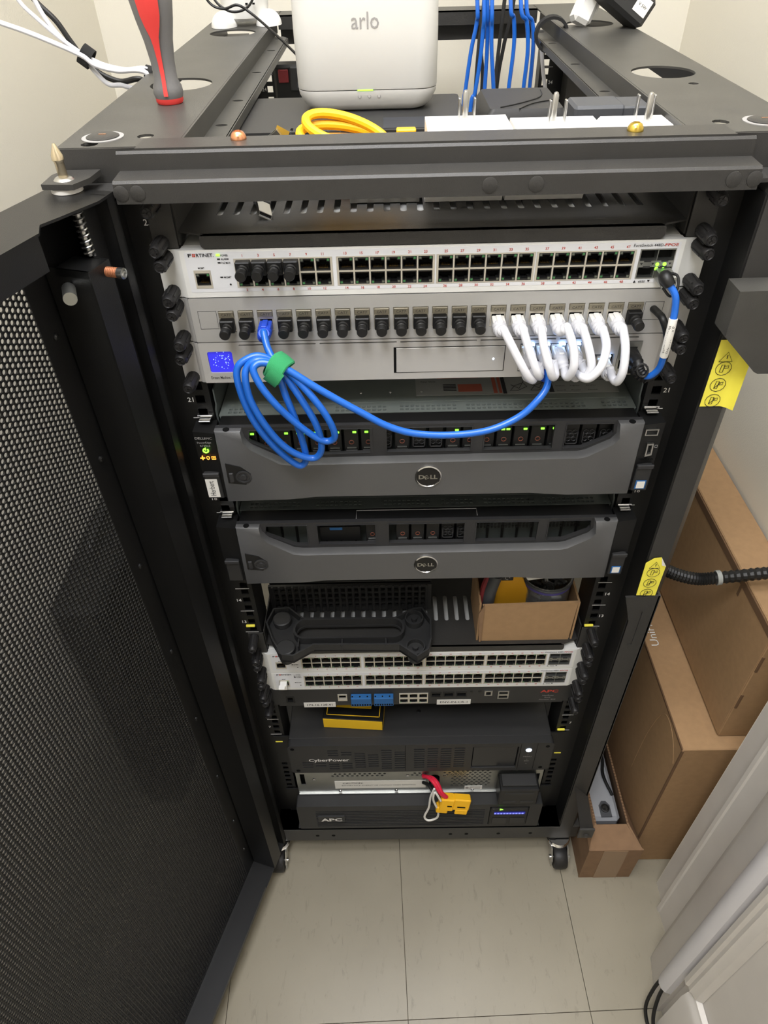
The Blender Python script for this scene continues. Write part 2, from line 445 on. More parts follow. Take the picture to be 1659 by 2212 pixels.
for p in ((-232, -37.8, 1124), (-245, -37.8, 1124), (42, -37.8, 1124), (78, -37.8, 1124), (230, -37.8, 1124), (246, -37.8, 1124)): inst(rack, 'beam_rivet', me, p)
for x, y, m, nm in ((-156, 8, 'copper', 'copper'), (160, 4, 'brass', 'brass')):
    b = B(); b.lathe([(6.5, 0), (6.5, .8), (6.0, 3), (4.6, 5.2), (2.6, 6.2), (2.4, 5.0)], T(x, y, ZT+.6), 18)
    part(rack, 'button_bolt', b, m, nm+' coloured domed bolt on the front beam')
# rear beam
b = B().plate([(0, 0), (-2, 0), (-2, -17), (-26, -18), (-26, -42), (-24, -42), (-24, -20), (0, -19)], (), 412,
              Matrix(((0, 0, 1, 206), (-1, 0, 0, RB-50), (0, 1, 0, ZT), (0, 0, 0, 1))))
part(rack, 'rear_beam', b, 'rack_black')
b = B().box(-206, 206, RB-50, RB, ZT-2, ZT)
part(rack, 'rear_beam_top', b, 'rack_top')
# posts
for sg in (-1, 1):
    prof = [(262, -37), (285, -37), (288, -34), (300, -18), (300, 46), (262, 46)]
    part(rack, 'front_post', B().plate([(sg*x, y) for x, y in prof], (), 1174, T(0, 0, 1120)), 'rack_black')
    part(rack, 'rear_post', B().plate(rect(*sorted((sg*262, sg*300)), 714, RB-1), (), 1174, T(0, 0, 1120)), 'rack_black')
# rails with square holes, unit ticks and numbers
def hole_z():
    for u in range(25):
        for dz in (6.35, 22.22, 38.1): yield u*U+dz
for sg in (-1, 1):
    for y, nm in ((0, 'front_rail'), (755, 'rear_rail')):
        hs = [rect(sg*232.5-4.7, sg*232.5+4.7, z-4.7, z+4.7) for z in hole_z()]
        x0, x1 = sorted((sg*222, sg*263))
        fr = F(0, y, 0)
        b = B().plate(rect(x0, x1, 0, 25*U), hs, 2, fr)
        b.box(*sorted((sg*222, sg*224)), y+2, y+46 if y == 0 else y+30, 0, 25*U)
        if y == 0: b.box(*sorted((sg*260, sg*262)), -36, 0, 0, 25*U); b.box(*sorted((sg*223, sg*262)), 24, 26, 0, 25*U)
        o = part(rack, nm, b, 'rail_black')
        b = B()
        for u in (range(26) if y else (6, 7, 8, 12, 13, 14, 17, 20, 21)):
            b.box(*sorted((sg*226, sg*244)), y-.25, y-.05, u*U-.35, u*U+.35)
        for u in (range(25) if y else ((6, 7, 12, 13, 17, 20, 24) if sg < 0 else (6, 7, 12, 13, 17, 20))):
            b.text(str(u+1), F(sg*242.5, y-.3, u*U+22.2), 7.6, align='CENTER', bold=.012, valign='C')
        part(o, 'unit_numbers', b, 'ink_white', smooth=0)
# base frame
b = B(); b.box(-262, 262, -37, -33, -52, -8); b.box(-262, 262, -36, 40, -12, -8); b.box(-262, 262, -36, 40, -52, -48)
part(rack, 'base_front_beam', b, 'rack_black')
b = B(); b.box(-262, 262, 740, RB, -52, -8); part(rack, 'base_rear_beam', b, 'rack_black')
for sg in (-1, 1):
    part(rack, 'base_side_beam', B().box(*sorted((sg*222, sg*300)), -36, RB, -54, -8, 1.5), 'rack_black')
me = B().lathe([(3.5, 0), (3.5, .5)], FM, 10).mesh('base_hole', V0, 'void')
for x in (-190, -160, 60, 90, 150, 210): inst(rack, 'base_hole', me, (x, -36.8, -32))
for sg in (-1, 1):
    for y in (-44, 735):
        x = sg*268
        cb = B().box(x-24, x+24, y+10, y+54, -58, -54, 1)
        cs = part(rack, 'caster', cb, 'zinc', 'zinc swivel caster with black wheel')
        b = B().lathe([(20, 0), (22, 2), (22, 4), (19, 6), (21, 7), (22, 9), (20, 11)], T(x, y+14, -69), 24); part(cs, 'swivel_race', b, 'chrome')
        b = B()
        for q in (-1, 1): b.plate([(y-24, -104), (y-12, -104), (y+30, -66), (y-8, -66), (y-24, -86)], (), 2.4, Matrix(((0, 0, 1, x+q*15+1.2), (1, 0, 0, 0), (0, 1, 0, 0), (0, 0, 0, 1))))
        b.cyl((x-19, y-14, -88), (x+19, y-14, -88), 4); part(cs, 'fork', b, 'steel')
        b = B().lathe([(6, -12), (20, -12), (22, -9), (22.3, 0), (22, 9), (20, 12), (6, 12)], Matrix.Translation((x, y-14, -87.6)) @ RY(90), 26); part(cs, 'wheel', b, 'caster_rubber')
# strike channel and latch block on the right-hand post
b = B().plate([(262, 110), (291, 104), (291, 638), (249, 636), (262, 590)], [rrect(270, 276, 540, 610, 2.9)], 3, F(0, -38, 0))
b.box(289, 292, -38, -10, 104, 638)
part(rack, 'strike_channel', b, 'rack_black')
b = B(); pq = [(264, -40, 150), (292, -40, 112), (297, -84, 84), (273, -84, 92)]
b.add(pq+[(x, y+4, z+3) for x, y, z in pq], [(0, 1, 2, 3), (7, 6, 5, 4), (0, 4, 5, 1), (1, 5, 6, 2), (2, 6, 7, 3), (3, 7, 4, 0)])
b.box(272, 298, -87, -83, 62, 92, .6); b.lathe([(5, 0), (5, 2), (3.5, 3)], F(286, -87, 72), 12)
part(rack, 'base_bracket', b, 'rack_black')
b = B().plate([(251, 1044), (251, 1003), (287, 968), (291, 966), (345, 966), (345, 1045)], (), 26, F(0, -63, 0))
part(rack, 'latch_block', b, 'rack_top')

for px, py in ((1272, 1352), (541, 1353), (1212, 1577), (1204, 1626), (603, 1602)):
    q = at_y(px, py, -3); part(rack, 'cage_nut_clip', B().box(q.x-6, q.x+6, -3.4, -.4, q.z-1.6, q.z+1.6, .5), 'yellow_label', 'yellow cage nut clip')
# ---- the opened perforated door on the left
AD = math.radians(17); DH = Vector((-251, -38, 0)); DS = Vector((-math.sin(AD), -math.cos(AD), 0)); DT = Vector((-math.cos(AD), math.sin(AD), 0))
DM = basis(DH, DS, (0, 0, 1), DT)          # (s, z, t)
DZ0, DZ1, DW = -44.0, 1126.0, 592.0
SH0, SH1, HZ0, HZ1 = 79.3, DW-60, -34.0, 1093.2
def dbox(b, s0, s1, z0, z1, t0, t1): return b.box(s0, s1, z0, z1, t0, t1, 0, DM)
b = B().plate(rect(2, DW, DZ0, DZ1-2), [rect(SH0, SH1-.01, HZ0, HZ1)], 1.5, basis(DH+DT*43.5, DS, (0, 0, 1), DT))
door = part(rack, 'front_door', b, 'door_black', 'open black steel door with perforated sheet')
b = B().plate([(0, 0), (22, -2), (60, 6), (76, 10), (90, 0), (DW, 0), (DW, 44), (90, 44), (74, 56), (8, 56), (0, 50)], (), 2, basis(DH+Vector((0, 0, DZ1)), DS, DT, (0, 0, 1)))
dbox(b, 92, DW, DZ1-26, DZ1-1, 0, 1.5); part(door, 'top_rim', b, 'door_black')
b = B().plate(rect(0, DW, 0, 44), (), 2, basis(DH+Vector((0, 0, DZ0+2)), DS, DT, (0, 0, 1)))
dbox(b, 92, DW, DZ0+1, DZ0+10, 0, 1.5); part(door, 'bottom_rim', b, 'door_black')
b = B()
dbox(b, 0, 2, DZ0, DZ1-2, 0, 44); dbox(b, 0, 10, DZ0, DZ1-2, 0, 1.5); dbox(b, 9, 10, DZ0, DZ1, 0, 14)
dbox(b, 9, 29, DZ0, DZ1-2, 12, 14); dbox(b, 28, 55, DZ0, 1084, -1, .5); dbox(b, 28, 29.5, DZ0, 1084, 0, 14); dbox(b, 53.5, 55, DZ0, 1084, 0, 40)
dbox(b, 30, 55, 1078, 1084, 0, 30)
part(door, 'hinge_stile', b, 'door_black')
b = B(); dbox(b, DW-2, DW, DZ0, DZ1-2, 0, 44); dbox(b, DW-50, DW, DZ0, DZ1-2, 0, 1.5); dbox(b, DW-60, DW, DZ0, DZ1-2, 42, 44)
part(door, 'latch_stile', b, 'door_black')
def perforated():
    ps, pz, R = 5.0, 5.1, 2.02
    ns = int((SH1-SH0)/ps)
    V = []; Q = []; off = 0
    def tmpl(n):
        a = np.arange(n)*2*np.pi/n+np.pi/4; c, s = np.cos(a), np.sin(a); m = np.maximum(np.abs(c), np.abs(s))
        o = np.stack([c/m*ps/2, s/m*pz/2], 1); h = np.stack([c*R, s*R], 1)
        return o, h
    for i in range(ns):
        sc = SH0+ps*(i+.5); z0 = HZ0+(pz/2 if i % 2 else 0)
        nz = int((HZ1-z0)/pz); zc = z0+pz*(np.arange(nz)+.5)
        for lo in (True, False):
            fine = (zc > 640)
            fine &= (sc < 300)
            zz = zc[~fine] if lo else zc[fine]
            if not len(zz): continue
            n = 8 if lo else 12
            o, h = tmpl(n)
            th = 1.3
            ring = np.concatenate([np.c_[o, np.full(n, 42.)], np.c_[h, np.full(n, 42.)], np.c_[o, np.full(n, 42.+th)], np.c_[h, np.full(n, 42.+th)]])
            P = ring[None]+np.stack([np.full(len(zz), sc), zz, np.zeros(len(zz))], 1)[:, None]
            k = np.arange(n); k1 = (k+1) % n
            fq = np.concatenate([np.stack([k, k1, n+k1, n+k], 1), np.stack([2*n+k, 3*n+k, 3*n+k1, 2*n+k1], 1), np.stack([n+k, n+k1, 3*n+k1, 3*n+k], 1)])
            q = fq[None]+(off+4*n*np.arange(len(zz)))[:, None, None]
            V.append(P.reshape(-1, 3)); Q.append(q.reshape(-1, 4)); off += 4*n*len(zz)
    V = np.concatenate(V); Q = np.concatenate(Q)
    M3 = np.array(DM)[:3]; Wd = V @ M3[:, :3].T + M3[:, 3]
    Wd = (Wd-np.array(BASE[rack.name]))*.001
    me = bpy.data.meshes.new('perforated_sheet')
    me.vertices.add(len(Wd)); me.vertices.foreach_set('co', Wd.astype(np.float32).ravel())
    me.loops.add(Q.size); me.loops.foreach_set('vertex_index', Q.astype(np.int32).ravel())
    me.polygons.add(len(Q)); me.polygons.foreach_set('loop_start', np.arange(0, Q.size, 4, dtype=np.int32))
    me.materials.append(K['door_black']); me.update(calc_edges=True); me.validate()
    o = bpy.data.objects.new('perforated_sheet', me); COL.objects.link(o); o.parent = door; o['kind'] = 'stuff'
perforated()
me = B().lathe([(3.2, 0), (3, 1.4), (1.6, 2.4)], basis(V0, DS, (0, 0, 1), -DT), 12).mesh('skin_rivet', V0, 'door_black')
for z in (1030, 905, 760, 610, 460, 300, 150, 40): inst(door, 'skin_rivet', me, DM @ Vector((66, z, 42)))
hp = DH+DS*7+DT*36
b = B(); b.lathe([(3.6, 1116), (3.6, 1147), (4.8, 1149), (4.4, 1152), (1.0, 1160)], T(hp.x, hp.y, 0), 14)
part(door, 'hinge_pin', b, 'pin_metal', 'brass coloured pointed hinge pin')
b = B(); b.lathe([(12, 0), (12, 3), (10, 4)], T(hp.x, hp.y, 1126.3), 24); part(door, 'hinge_washer', b, 'label_paper')
b = B(); b.plate([(-14, -12), (11, -14), (19, 2), (21, 24), (-8, 24), (-14, 12)], (), 4, T(hp.x, hp.y, 1134.6)); part(rack, 'hinge_bracket', b, 'rack_black')
b = B().lathe([(8, 0), (6.5, 1.5), (4.5, 2)], T(hp.x, hp.y, 1134.6), 18); part(rack, 'hinge_collar', b, 'steel')
hp2 = DH+DS*30+DT*14
b = B(); b.cyl((hp2.x, hp2.y, 1086), (hp2.x, hp2.y, 1124), 2.2)
P = [(hp2.x+4*math.cos(a*.7), hp2.y+4*math.sin(a*.7), 1086+a*.47) for a in range(80)]
b.tube(P, .8, 6); part(door, 'hinge_spring', b, 'steel', 'small coil spring on the hinge rod')
q = DM @ Vector((34, 1076, 0)); d = -DT
b = B(); b.mi(0)
for k in range(7): b.lathe([(3.6, 0), (4.2, .8), (3.6, 1.6)], Matrix.Translation(q+d*(k*1.6)) @ d.to_track_quat('Z', 'Y').to_matrix().to_4x4(), 12)
b.mi(1); b.lathe([(4.2, 0), (4.4, 5), (3, 5.4), (2.6, 3)], Matrix.Translation(q+d*11) @ d.to_track_quat('Z', 'Y').to_matrix().to_4x4(), 12)
part(door, 'ground_stud', b, ['rust', 'steel'])
q = DM @ Vector((58, 1070, 20)); d = (DS*.75-DT*.6).normalized()
part(door, 'stop_pin', B().cyl(q, q+d*20, 5.2, n=18), 'steel_satin')
for s0 in (6, 20):
    q = DM @ Vector((s0, -30, 22)); part(door, 'lower_hinge_pin', B().cyl(q, q+Vector((4, -3, 26)), 2.6), 'copper' if s0 < 10 else 'steel')
# warning stickers on the right-hand post
def icon_set(b, x, z, w):
    b.tube([(x-w*.34, 0, z+w*.26), (x+w*.30, 0, z+w*.26), (x-w*.02, 0, z+w*.78)], .28, 4, True)
    b.box(x-.3, x+.3, -.2, .2, z+w*.42, z+w*.62)
    for k in range(3):
        c = z-w*.12-k*w*.92
        b.tube([(x+w*.38*math.cos(a*.5236), 0, c+w*.38*math.sin(a*.5236)) for a in range(12)], .28, 4, True)
        b.tube([(x-w*.16, 0, c-w*.2), (x-w*.12, 0, c+w*.2), (x+w*.02, 0, c+w*.2), (x, 0, c-w*.2)], .28, 4, True)
        b.tube([(x+w*.02, 0, c+w*.12), (x+w*.22, 0, c+w*.16), (x+w*.22, 0, c+w*.02), (x+w*.03, 0, c)], .28, 4, True)
        if k: b.tube([(x-w*.16, 0, c-w*.18), (x+w*.1, 0, c+w*.1)], .28, 4)
st = thing('warning_sticker', 'bright yellow warning sticker curling off the upper rack post', 'sticker', (272, -38, 914), 'yellow pictogram stickers on the rack post')
out = [(261, 987), (262, 917), (282, 915), (287, 958), (275, 985)]
nP = 12
b = B(); vv = []; ff = []
for i in range(nP+1):
    x = 261.5+i*2.4; cy = -38.4-max(0, i-8)**1.6*.9
    vv += [(x, cy, 987-(0 if i < 6 else (i-6)*2)), (x, cy, 916)]
for i in range(nP): ff.append((2*i, 2*i+2, 2*i+3, 2*i+1))
nv = len(vv); vv += [(x, y+.25, z) for x, y, z in vv]; ff += [tuple(nv+k for k in q[::-1]) for q in ff]
b.add(vv, ff); part(st, 'sheet', b, 'yellow_label', fix=False)
b = B(); icon_set(b, 272, 960, 19); b.v = [v+Vector((0, -38.8, 0)) for v in b.v]; part(st, 'pictograms', b, 'ink_black')
st = thing('warning_sticker', 'yellow warning sticker with torn peak above the strike channel', 'sticker', (270, -38, 640), 'yellow pictogram stickers on the rack post')
b = B().plate([(260.5, 641), (284, 640), (284.5, 692), (276, 707), (268, 706), (259.5, 698)], (), .3, F(0, -38.7 , 0)); part(st, 'sheet', b, 'yellow_label')
b = B().plate([(284.4, 692), (276, 707), (279, 694)], (), .5, F(0, -39.4, 0)); part(st, 'curled_corner', b, 'paper_white')
b = B(); icon_set(b, 272, 684, 20); b.v = [v+Vector((0, -39.1, 0)) for v in b.v]; part(st, 'pictograms', b, 'ink_black')
# ================================================================ rack mounted equipment
def knob_mesh():
    b = B(); b.lathe([(6.3, 0), (6.3, 2), (6.0, 2.6), (5.8, 20), (5.2, 24), (4.4, 25), (3.8, 24.2)], FM, 12)
    for a in range(6):
        t = a*math.pi/3; b.box(-.9, .9, -19, -3, 5.2, 6.7, 0, RY(math.degrees(t)))
    for w, h in ((3.2, .7), (.7, 3.2)): b.box(-w, w, -25.2, -24, -h, h)
    return b.mesh('rack_screw', V0, 'knob_black')
KNOB = knob_mesh()
def knobs(par, zs, y=-3, sides=(-1, 1)):
    for z in zs:
        for sg in sides: inst(par, 'rack_screw', KNOB, (sg*232.5+random.uniform(-.6, .6), y, z), (random.uniform(-.06, .04), random.uniform(0, 3), random.uniform(-.06, .06)))
# ---- jack and dust cap meshes, front at y = 0, centred
def jack_mesh(nm, w=12.6, h=11.4, frame='plastic_black', leds=('led_off', 'led_greenoff')):
    b = B()
    hole = [(-5.7, -4.4), (5.7, -4.4), (5.7, 2.2), (3.1, 2.2), (3.1, 4.0), (-3.1, 4.0), (-3.1, 2.2), (-5.7, 2.2)]
    b.plate(rect(-w/2, w/2, -h/2, h/2), [hole], 9, FM)
    b.mi(1); b.box(-w/2+.2, w/2-.2, 8.6, 9.4, -h/2+.2, h/2-.2)
    b.mi(2)
    for k in range(8): b.box(-3.7+k*1.02, -3.4+k*1.02, 2, 8, -3.9, -3.5)
    b.mi(3); b.box(-5.6, -3.6, -.15, 1, 3.1, 4.9); b.mi(4); b.box(3.6, 5.6, -.15, 1, 3.1, 4.9)
    return b.mesh(nm, V0, [frame, 'void', 'gold', leds[0], leds[1]])
JACK = jack_mesh('ethernet_port')
def cap_body(): return B().box(-6.6, 6.6, -4.2, 6, -6.6, 5.6, .8)
CAPB = cap_body().mesh('cap_body', V0, 'plastic_black')
CAPK = B().lathe([(5.4, 3), (5.4, 6.4), (4.3, 7), (4.3, 9.6), (4.9, 10.2), (4.9, 11.4), (4.3, 12), (4.9, 12.8), (4.9, 18.4), (4.2, 19.4)], FM @ T(0, -1, 0), 18).mesh('cap_knob', V0, 'plastic_black')
def dust_cap(x, y, z, label, group):
    t = thing('port_dust_cap', label, 'dust cap', (x, y, z), group)
    inst(t, 'cap_body', CAPB, (x, y, z)); inst(t, 'cap_knob', CAPK, (x, y, z)); return t
ORD = ['first', 'second', 'third', 'fourth', 'fifth', 'sixth', 'seventh', 'eighth', 'ninth', 'tenth', 'eleventh', 'twelfth', 'thirteenth', 'fourteenth']
# ---- 48 port switch
BLK = [-173.6, -83.4, 4.7, 92.4]; BW = 86.8
def make_switch(zb, label, nums=True):
    t = thing('network_switch', label, 'network switch', (0, 0, zb), 'white 48 port switches in the rack')
    part(t, 'chassis', B().box(-219, 219, 5, 330, zb+.6, zb+43.8, .6), 'switch_white')
    hs = [rect(x, x+BW, zb+9.4, zb+35.8) for x in BLK]+[rect(-210.6, -195.4, zb+9.4, zb+26), rect(182.4, 213.6, zb+9.6, zb+36.2)]
    b = B().plate(rrect(-220, 220, zb+.6, zb+43.9, 1.2), hs, 10, F(0, -5.5, 0)); part(t, 'faceplate', b, 'switch_white')
    hp = [[(p[0], p[1]) for p in h] for h in hs]
    b = B().plate(rrect(-216, 216.5, zb+5.6, zb+42, 1.6), hp, .25, F(0, -5.75, 0)); part(t, 'print_film', b, 'switch_print')
    for sg in (-1, 1):
        prof = [(219.5, -5), (222, -4.6), (225, -2.6), (241.4, -2.6), (241.4, -.6), (219.5, -.6)]
        part(t, 'mounting_ear', B().plate([(sg*x, y) for x, y in prof], (), 43.4, T(0, 0, zb+43.8)), 'switch_white')
    for x in BLK:
        cols = [x+BW/2+(i-2.5)*14.05 for i in range(6)]
        holes = [rect(c-6.35, c+6.35, zb+z-5.75, zb+z+5.75) for c in cols for z in (29.0, 16.1)]
        part(t, 'port_cage', B().plate(rect(x+.1, x+BW-.1, zb+9.5, zb+35.7), holes, 6, F(0, -6.2, 0)), 'nickel')
        for c in cols:
            inst(t, 'ethernet_port', JACK, (c, -5.6, zb+29.0)); inst(t, 'ethernet_port', JACK, (c, -5.6, zb+16.1), (0, math.pi, 0))
    b = B().plate(rect(-210.5, -195.5, zb+9.5, zb+25.9), [rect(-209.2, -196.8, zb+12, zb+23.4)], 5, F(0, -6.2, 0)); part(t, 'management_cage', b, 'nickel')
    inst(t, 'management_port', JACK, (-203, -5.6, zb+17.7))
    # four-bay optical cage
    hs = [rect(x, x+14.4, z, z+9.4) for x in (183.4, 198.4) for z in (zb+25.8, zb+10.6)]
    o = part(t, 'optical_cage', B().plate(rect(182.5, 213.5, zb+9.7, zb+36.1), hs, 8, F(0, -6.2, 0)), 'steel_satin')
    part(o, 'cage_back', B().box(182.6, 213.4, 1.2, 2, zb+9.8, zb+36), 'void')
    b = B()
    for x in (190.4, 205.4):
        b.box(x-3, x+3, -6.6, -6, zb+24.8, zb+26.6); b.box(x-3, x+3, -6.6, -6, zb+19.4, zb+21)
        for q in (-5, 5):
            b.plate([(x+q-1.2, zb+23.8), (x+q+1.2, zb+23.8), (x+q, zb+21.8)], (), .1, F(0, -6.35, 0))
    part(o, 'cage_latch', b, 'plastic_dark', kind='stuff')
    b = B()
    b.text('F', F(-212.6, -6.1, zb+38.0), 4.2, 3.0, bold=.02); b.text('RTINET.', F(-205.4, -6.1, zb+38.0), 4.2, 15.2, bold=.02)
    for dz, s in ((38.1, 'POWER'), (34.9, 'ALARM'), (31.6, 'PoE MAX'), (18.4, 'MGMT')): b.text(s, F(-184.2, -6.1, zb+dz), 2.6, 6.6 if len(s) < 6 else 7.8, bold=.01)
    b.text('MGMT', F(-203, -6.1, zb+27.2), 2.6, 5.6, 'CENTER', .01)
    b.text('49/50', F(189, -6.1, zb+5.9), 2.8, 6, 'CENTER', .01); b.text('FortiSwitch 448D-', F(175.6, -6.1, zb+38.3), 3.6, 26.5, bold=.004)
    b.lathe([(.9, 0), (.9, .1)], F(-179.4, -6.0, zb+12.6), 8)
    b.plate([(181.6, zb+6), (184, zb+6), (182.8, zb+8.2)], (), .1, F(0, -6.1, 0)); b.plate([(194, zb+8.2), (196.4, zb+8.2), (195.2, zb+6)], (), .1, F(0, -6.1, 0))
    for dz in (35.8, 32.6, 19.4): b.box(-187.6, -185, -6.15, -5.9, zb+dz-.6, zb+dz+.6)
    part(t, 'lettering', b, 'ink_black', smooth=0)
    b = B()
    for (dx, dz) in ((0, 0), (1.5, 0), (0, 1.5), (1.5, 1.5)): b.box(-208.8+dx, -207.6+dx, -6.15, -5.95, zb+38.1+dz, zb+39.3+dz)
    b.text('FPOE', F(202.6, -6.1, zb+38.3), 3.6, 11.6, bold=.015)
    n = 1
    for x in BLK:
        for i in range(6):
            c = x+BW/2+(i-2.5)*14.05
            b.text(str(n), F(c, -6.1, zb+37.4), 3.3, align='CENTER', bold=.01); b.text(str(n+1), F(c, -6.1, zb+6.1), 3.3, align='CENTER', bold=.01); n += 2
    part(t, 'red_lettering', b, 'ink_red', smooth=0, kind='stuff')
    return t
SW = 23*U
sw1 = make_switch(SW, 'white 48 port switch at the top with four black dust caps and green power light')
knobs(sw1, (SW+6.35, SW+38.1))
sw2 = make_switch(10*U, 'white 48 port switch directly under the lower shelf, open management port')
knobs(sw2, (10*U+6.35, 10*U+38.1))
sw3 = make_switch(9*U, 'lowest white 48 port switch, white clip in its management port')
knobs(sw3, (9*U+6.35, 9*U+38.1))
b = B().box(-188, -184.6, -6.5, -5.6, SW+38.4, SW+40.4, .3); part(sw1, 'power_light', b, 'led_green', 'lit green power light')
b = B()
for x, z in ((199.5, 22.5), (205.8, 22.6), (199.4, 18.6), (205.2, 18.2)): b.lathe([(1.7, 0), (1.5, .5)], F(x, -6.4, SW+z), 12)
part(sw1, 'link_light', b, 'led_green', kind='stuff')
for i in range(4):
    dust_cap(BLK[0]+BW/2+(i-2.5)*14.05, -8, SW+29, ORD[i]+' black dust cap from the left in the top white switch', 'dust caps in the top switch')
cl = thing('cable_clip', 'white plastic clip plugged into the management port of the lowest switch', 'clip', (-203, -6, 9*U+17))
part(cl, 'plug', B().box(-209, -199, -14, -5, 9*U+12, 9*U+23, .6), 'white_plastic'); part(cl, 'tab', B().box(-210, -201, -20, -13, 9*U+21, 9*U+24, .5), 'white_plastic')
# ---- patch panel
PZ = 22*U
pp = thing('patch_bay', 'silver keystone patch panel with rows of capped and cabled ports', 'patch panel', (0, 0, PZ))
KX = [-188.5+i*17.98 for i in range(22)]
hs = [rect(x-7.3, x+7.3, PZ+10.5, PZ+32) for x in KX]
part(pp, 'faceplate', B().plate(rrect(-221, 221, PZ+.5, PZ+44, 1), hs, 5, F(0, -6, 0)), 'silver')
part(pp, 'backing', B().box(-219, 219, 11, 60, PZ+2, PZ+42), 'plastic_black')
for sg in (-1, 1):
    part(pp, 'mounting_ear', B().plate([(sg*x, y) for x, y in [(221.4, -5), (224, -4.6), (226, -3), (241.4, -3), (241.4, -1), (221.4, -1)]], (), 43, T(0, 0, PZ+43.6)), 'silver')
    b = B(); x = sg*206
    for q in (rect(x-8.6, x+8.6, PZ+14, PZ+32),): b.plate(q, [rect(x-8.3, x+8.3, PZ+14.3, PZ+31.7)], .25, F(0, -6.15, 0))
    part(pp, 'blank_outline', b, 'ink_black')
b = B()
b.plate(rect(-7.1, 7.1, -10.5, 10.8), [[(-5.8, -7.6), (5.8, -7.6), (5.8, 1.5), (-5.8, 1.5)]], 10, FM); b.mi(1); b.box(-6.9, 6.9, -2.2, -.05, 4.6, 10.2, .3)
b.mi(2); b.box(-6, 6, 8, 10.5, -8, 2); b.mi(3); b.text('CAT7', F(0, -2.3, 6), 3.4, 9, 'CENTER')
KEY = b.mesh('keystone_jack', V0, ['nickel', 'keystone', 'void', 'ink_black'])
for x in KX: inst(pp, 'keystone_jack', KEY, (x, -5.2, PZ+21.2))
knobs(pp, (PZ+6.35, PZ+38.1))
n = 0
for i, x in enumerate(KX):
    if i == 2 or 14 <= i <= 20: continue
    if i == 21: lb = 'black dust cap right of the white cables in the silver patch panel'
    else: lb = ORD[n]+' black dust cap from the left in the silver patch panel'
    dust_cap(x, -8, PZ+18.6, lb, 'dust caps in the patch panel'); n += 1
# ---- gateway
GZ = 21*U
gw = thing('network_gateway', 'silver gateway appliance with small blue display and drive bay', 'gateway', (0, 0, GZ))
hs = [rrect(-214, -190, GZ+11.5, GZ+34.6, 2)]+[rect(a, c, GZ+40.3, GZ+41.7) for a, c in ((-182, -108.5), (-104.5, -31), (-27.5, 45.5), (49, 120.5), (124.5, 199))]
hs += [rect(87.5, 146, GZ+6.5, GZ+36.5), rect(160, 179.5, GZ+5.5, GZ+23.5), rect(182.5, 204, GZ+5, GZ+37)]
part(gw, 'faceplate', B().plate(rrect(-221, 221, GZ+.4, GZ+44, 1), hs, 5, F(0, -6, 0)), 'silver_pale')
part(gw, 'chassis', B().box(-220, 220, 3, 290, GZ+.6, GZ+43.8), 'silver_pale')
part(gw, 'slot_backing', B().box(-216, 212, 1.5, 2.8, GZ+3, GZ+42.5), 'void')
for sg in (-1, 1): part(gw, 'mounting_ear', B().plate([(sg*x, y) for x, y in [(221.4, -5), (224, -4.6), (226, -3), (241.4, -3), (241.4, -1), (221.4, -1)]], (), 43, T(0, 0, GZ+43.6)), 'silver_pale')
knobs(gw, (GZ+6.35, GZ+38.1))
lcd = mat('lcd_blue', (52, 52, 220), .2, emit=.55)
K['lcd'] = lcd
sc = part(gw, 'display', B().box(-213.8, -190.2, -4.6, -3, GZ+11.7, GZ+34.4), 'lcd', 'glowing blue square display')
b = B(); random.seed(11)
for k in range(46):
    a = random.uniform(0, 6.283); r = random.gauss(7.2, 2.0); s = random.uniform(.2, .62)
    x, z = -202+r*math.cos(a), GZ+23+r*math.sin(a)
    if abs(x+202) < 10.8 and abs(z-GZ-23) < 10.6: b.lathe([(s, 0), (s, .1)], F(x, -4.7, z), 6)
part(sc, 'sparkle_dots', b, 'dot_blue', kind='stuff')
b = B().text('Dream Machine', F(-214.6, -6.2, GZ+4.9), 4.3, 18.8, bold=.008); part(gw, 'lettering', b, 'ink_black', smooth=0)
part(gw, 'grey_lettering', B().text('SE', F(-195.2, -6.2, GZ+4.9), 4.3, 4.2), 'ink_grey', smooth=0)
b = B().plate(rect(-34, 73.6, GZ+7.6, GZ+35.4), [rect(-31.6, 73.0, GZ+8.2, GZ+34.8)], .3, F(0, -6.15, 0)); dr = part(gw, 'drive_bay_gap', b, 'void')
part(gw, 'drive_door', B().box(-31.4, 72.8, -7, -5.8, GZ+8.4, GZ+34.6, .3), 'silver_pale')
part(gw, 'drive_light', B().lathe([(1.1, 0), (1, .4)], F(62.5, -7, GZ+21.5), 12), 'led_white')
GP = [(94.8, 28.6), (109.4, 28.6), (124, 28.6), (138.6, 28.6), (94.8, 14), (109.4, 14), (124, 14), (138.6, 14)]
GJ = jack_mesh('lan_port', 13.6, 13.2, 'nickel', ('led_glow', 'led_off'))
part(gw, 'port_frame', B().plate(rect(87.7, 145.8, GZ+6.7, GZ+36.3), [rect(x-6.9, x+6.9, GZ+z-6.7, GZ+z+6.7) for x, z in GP], 4, F(0, -5.8, 0)), 'plastic_grey')
for x, z in GP: inst(gw, 'lan_port', GJ, (x, -5.9, GZ+z), (0, math.pi if z < 20 else 0, 0))
pl_ = B().box(-3, 3, -1.2, 1.2, -.8, .8, .3).mesh('port_light', V0, 'led_port')
for x, z in ((94.8, 36), (109.4, 36), (124, 36), (138.6, 36), (169.8, 22.4)): inst(gw, 'port_light', pl_, (x+3, -7.4, GZ+z))
inst(gw, 'wan_port', GJ, (169.8, -5.9, GZ+14.4))
b = B().plate(rect(182.7, 203.8, GZ+5.2, GZ+36.8), [rect(185, 200, GZ+21.5, GZ+31), rect(185, 200, GZ+7.5, GZ+17)], 4.5, F(0, -6.6, 0)); part(gw, 'optical_cage', b, 'steel_satin')
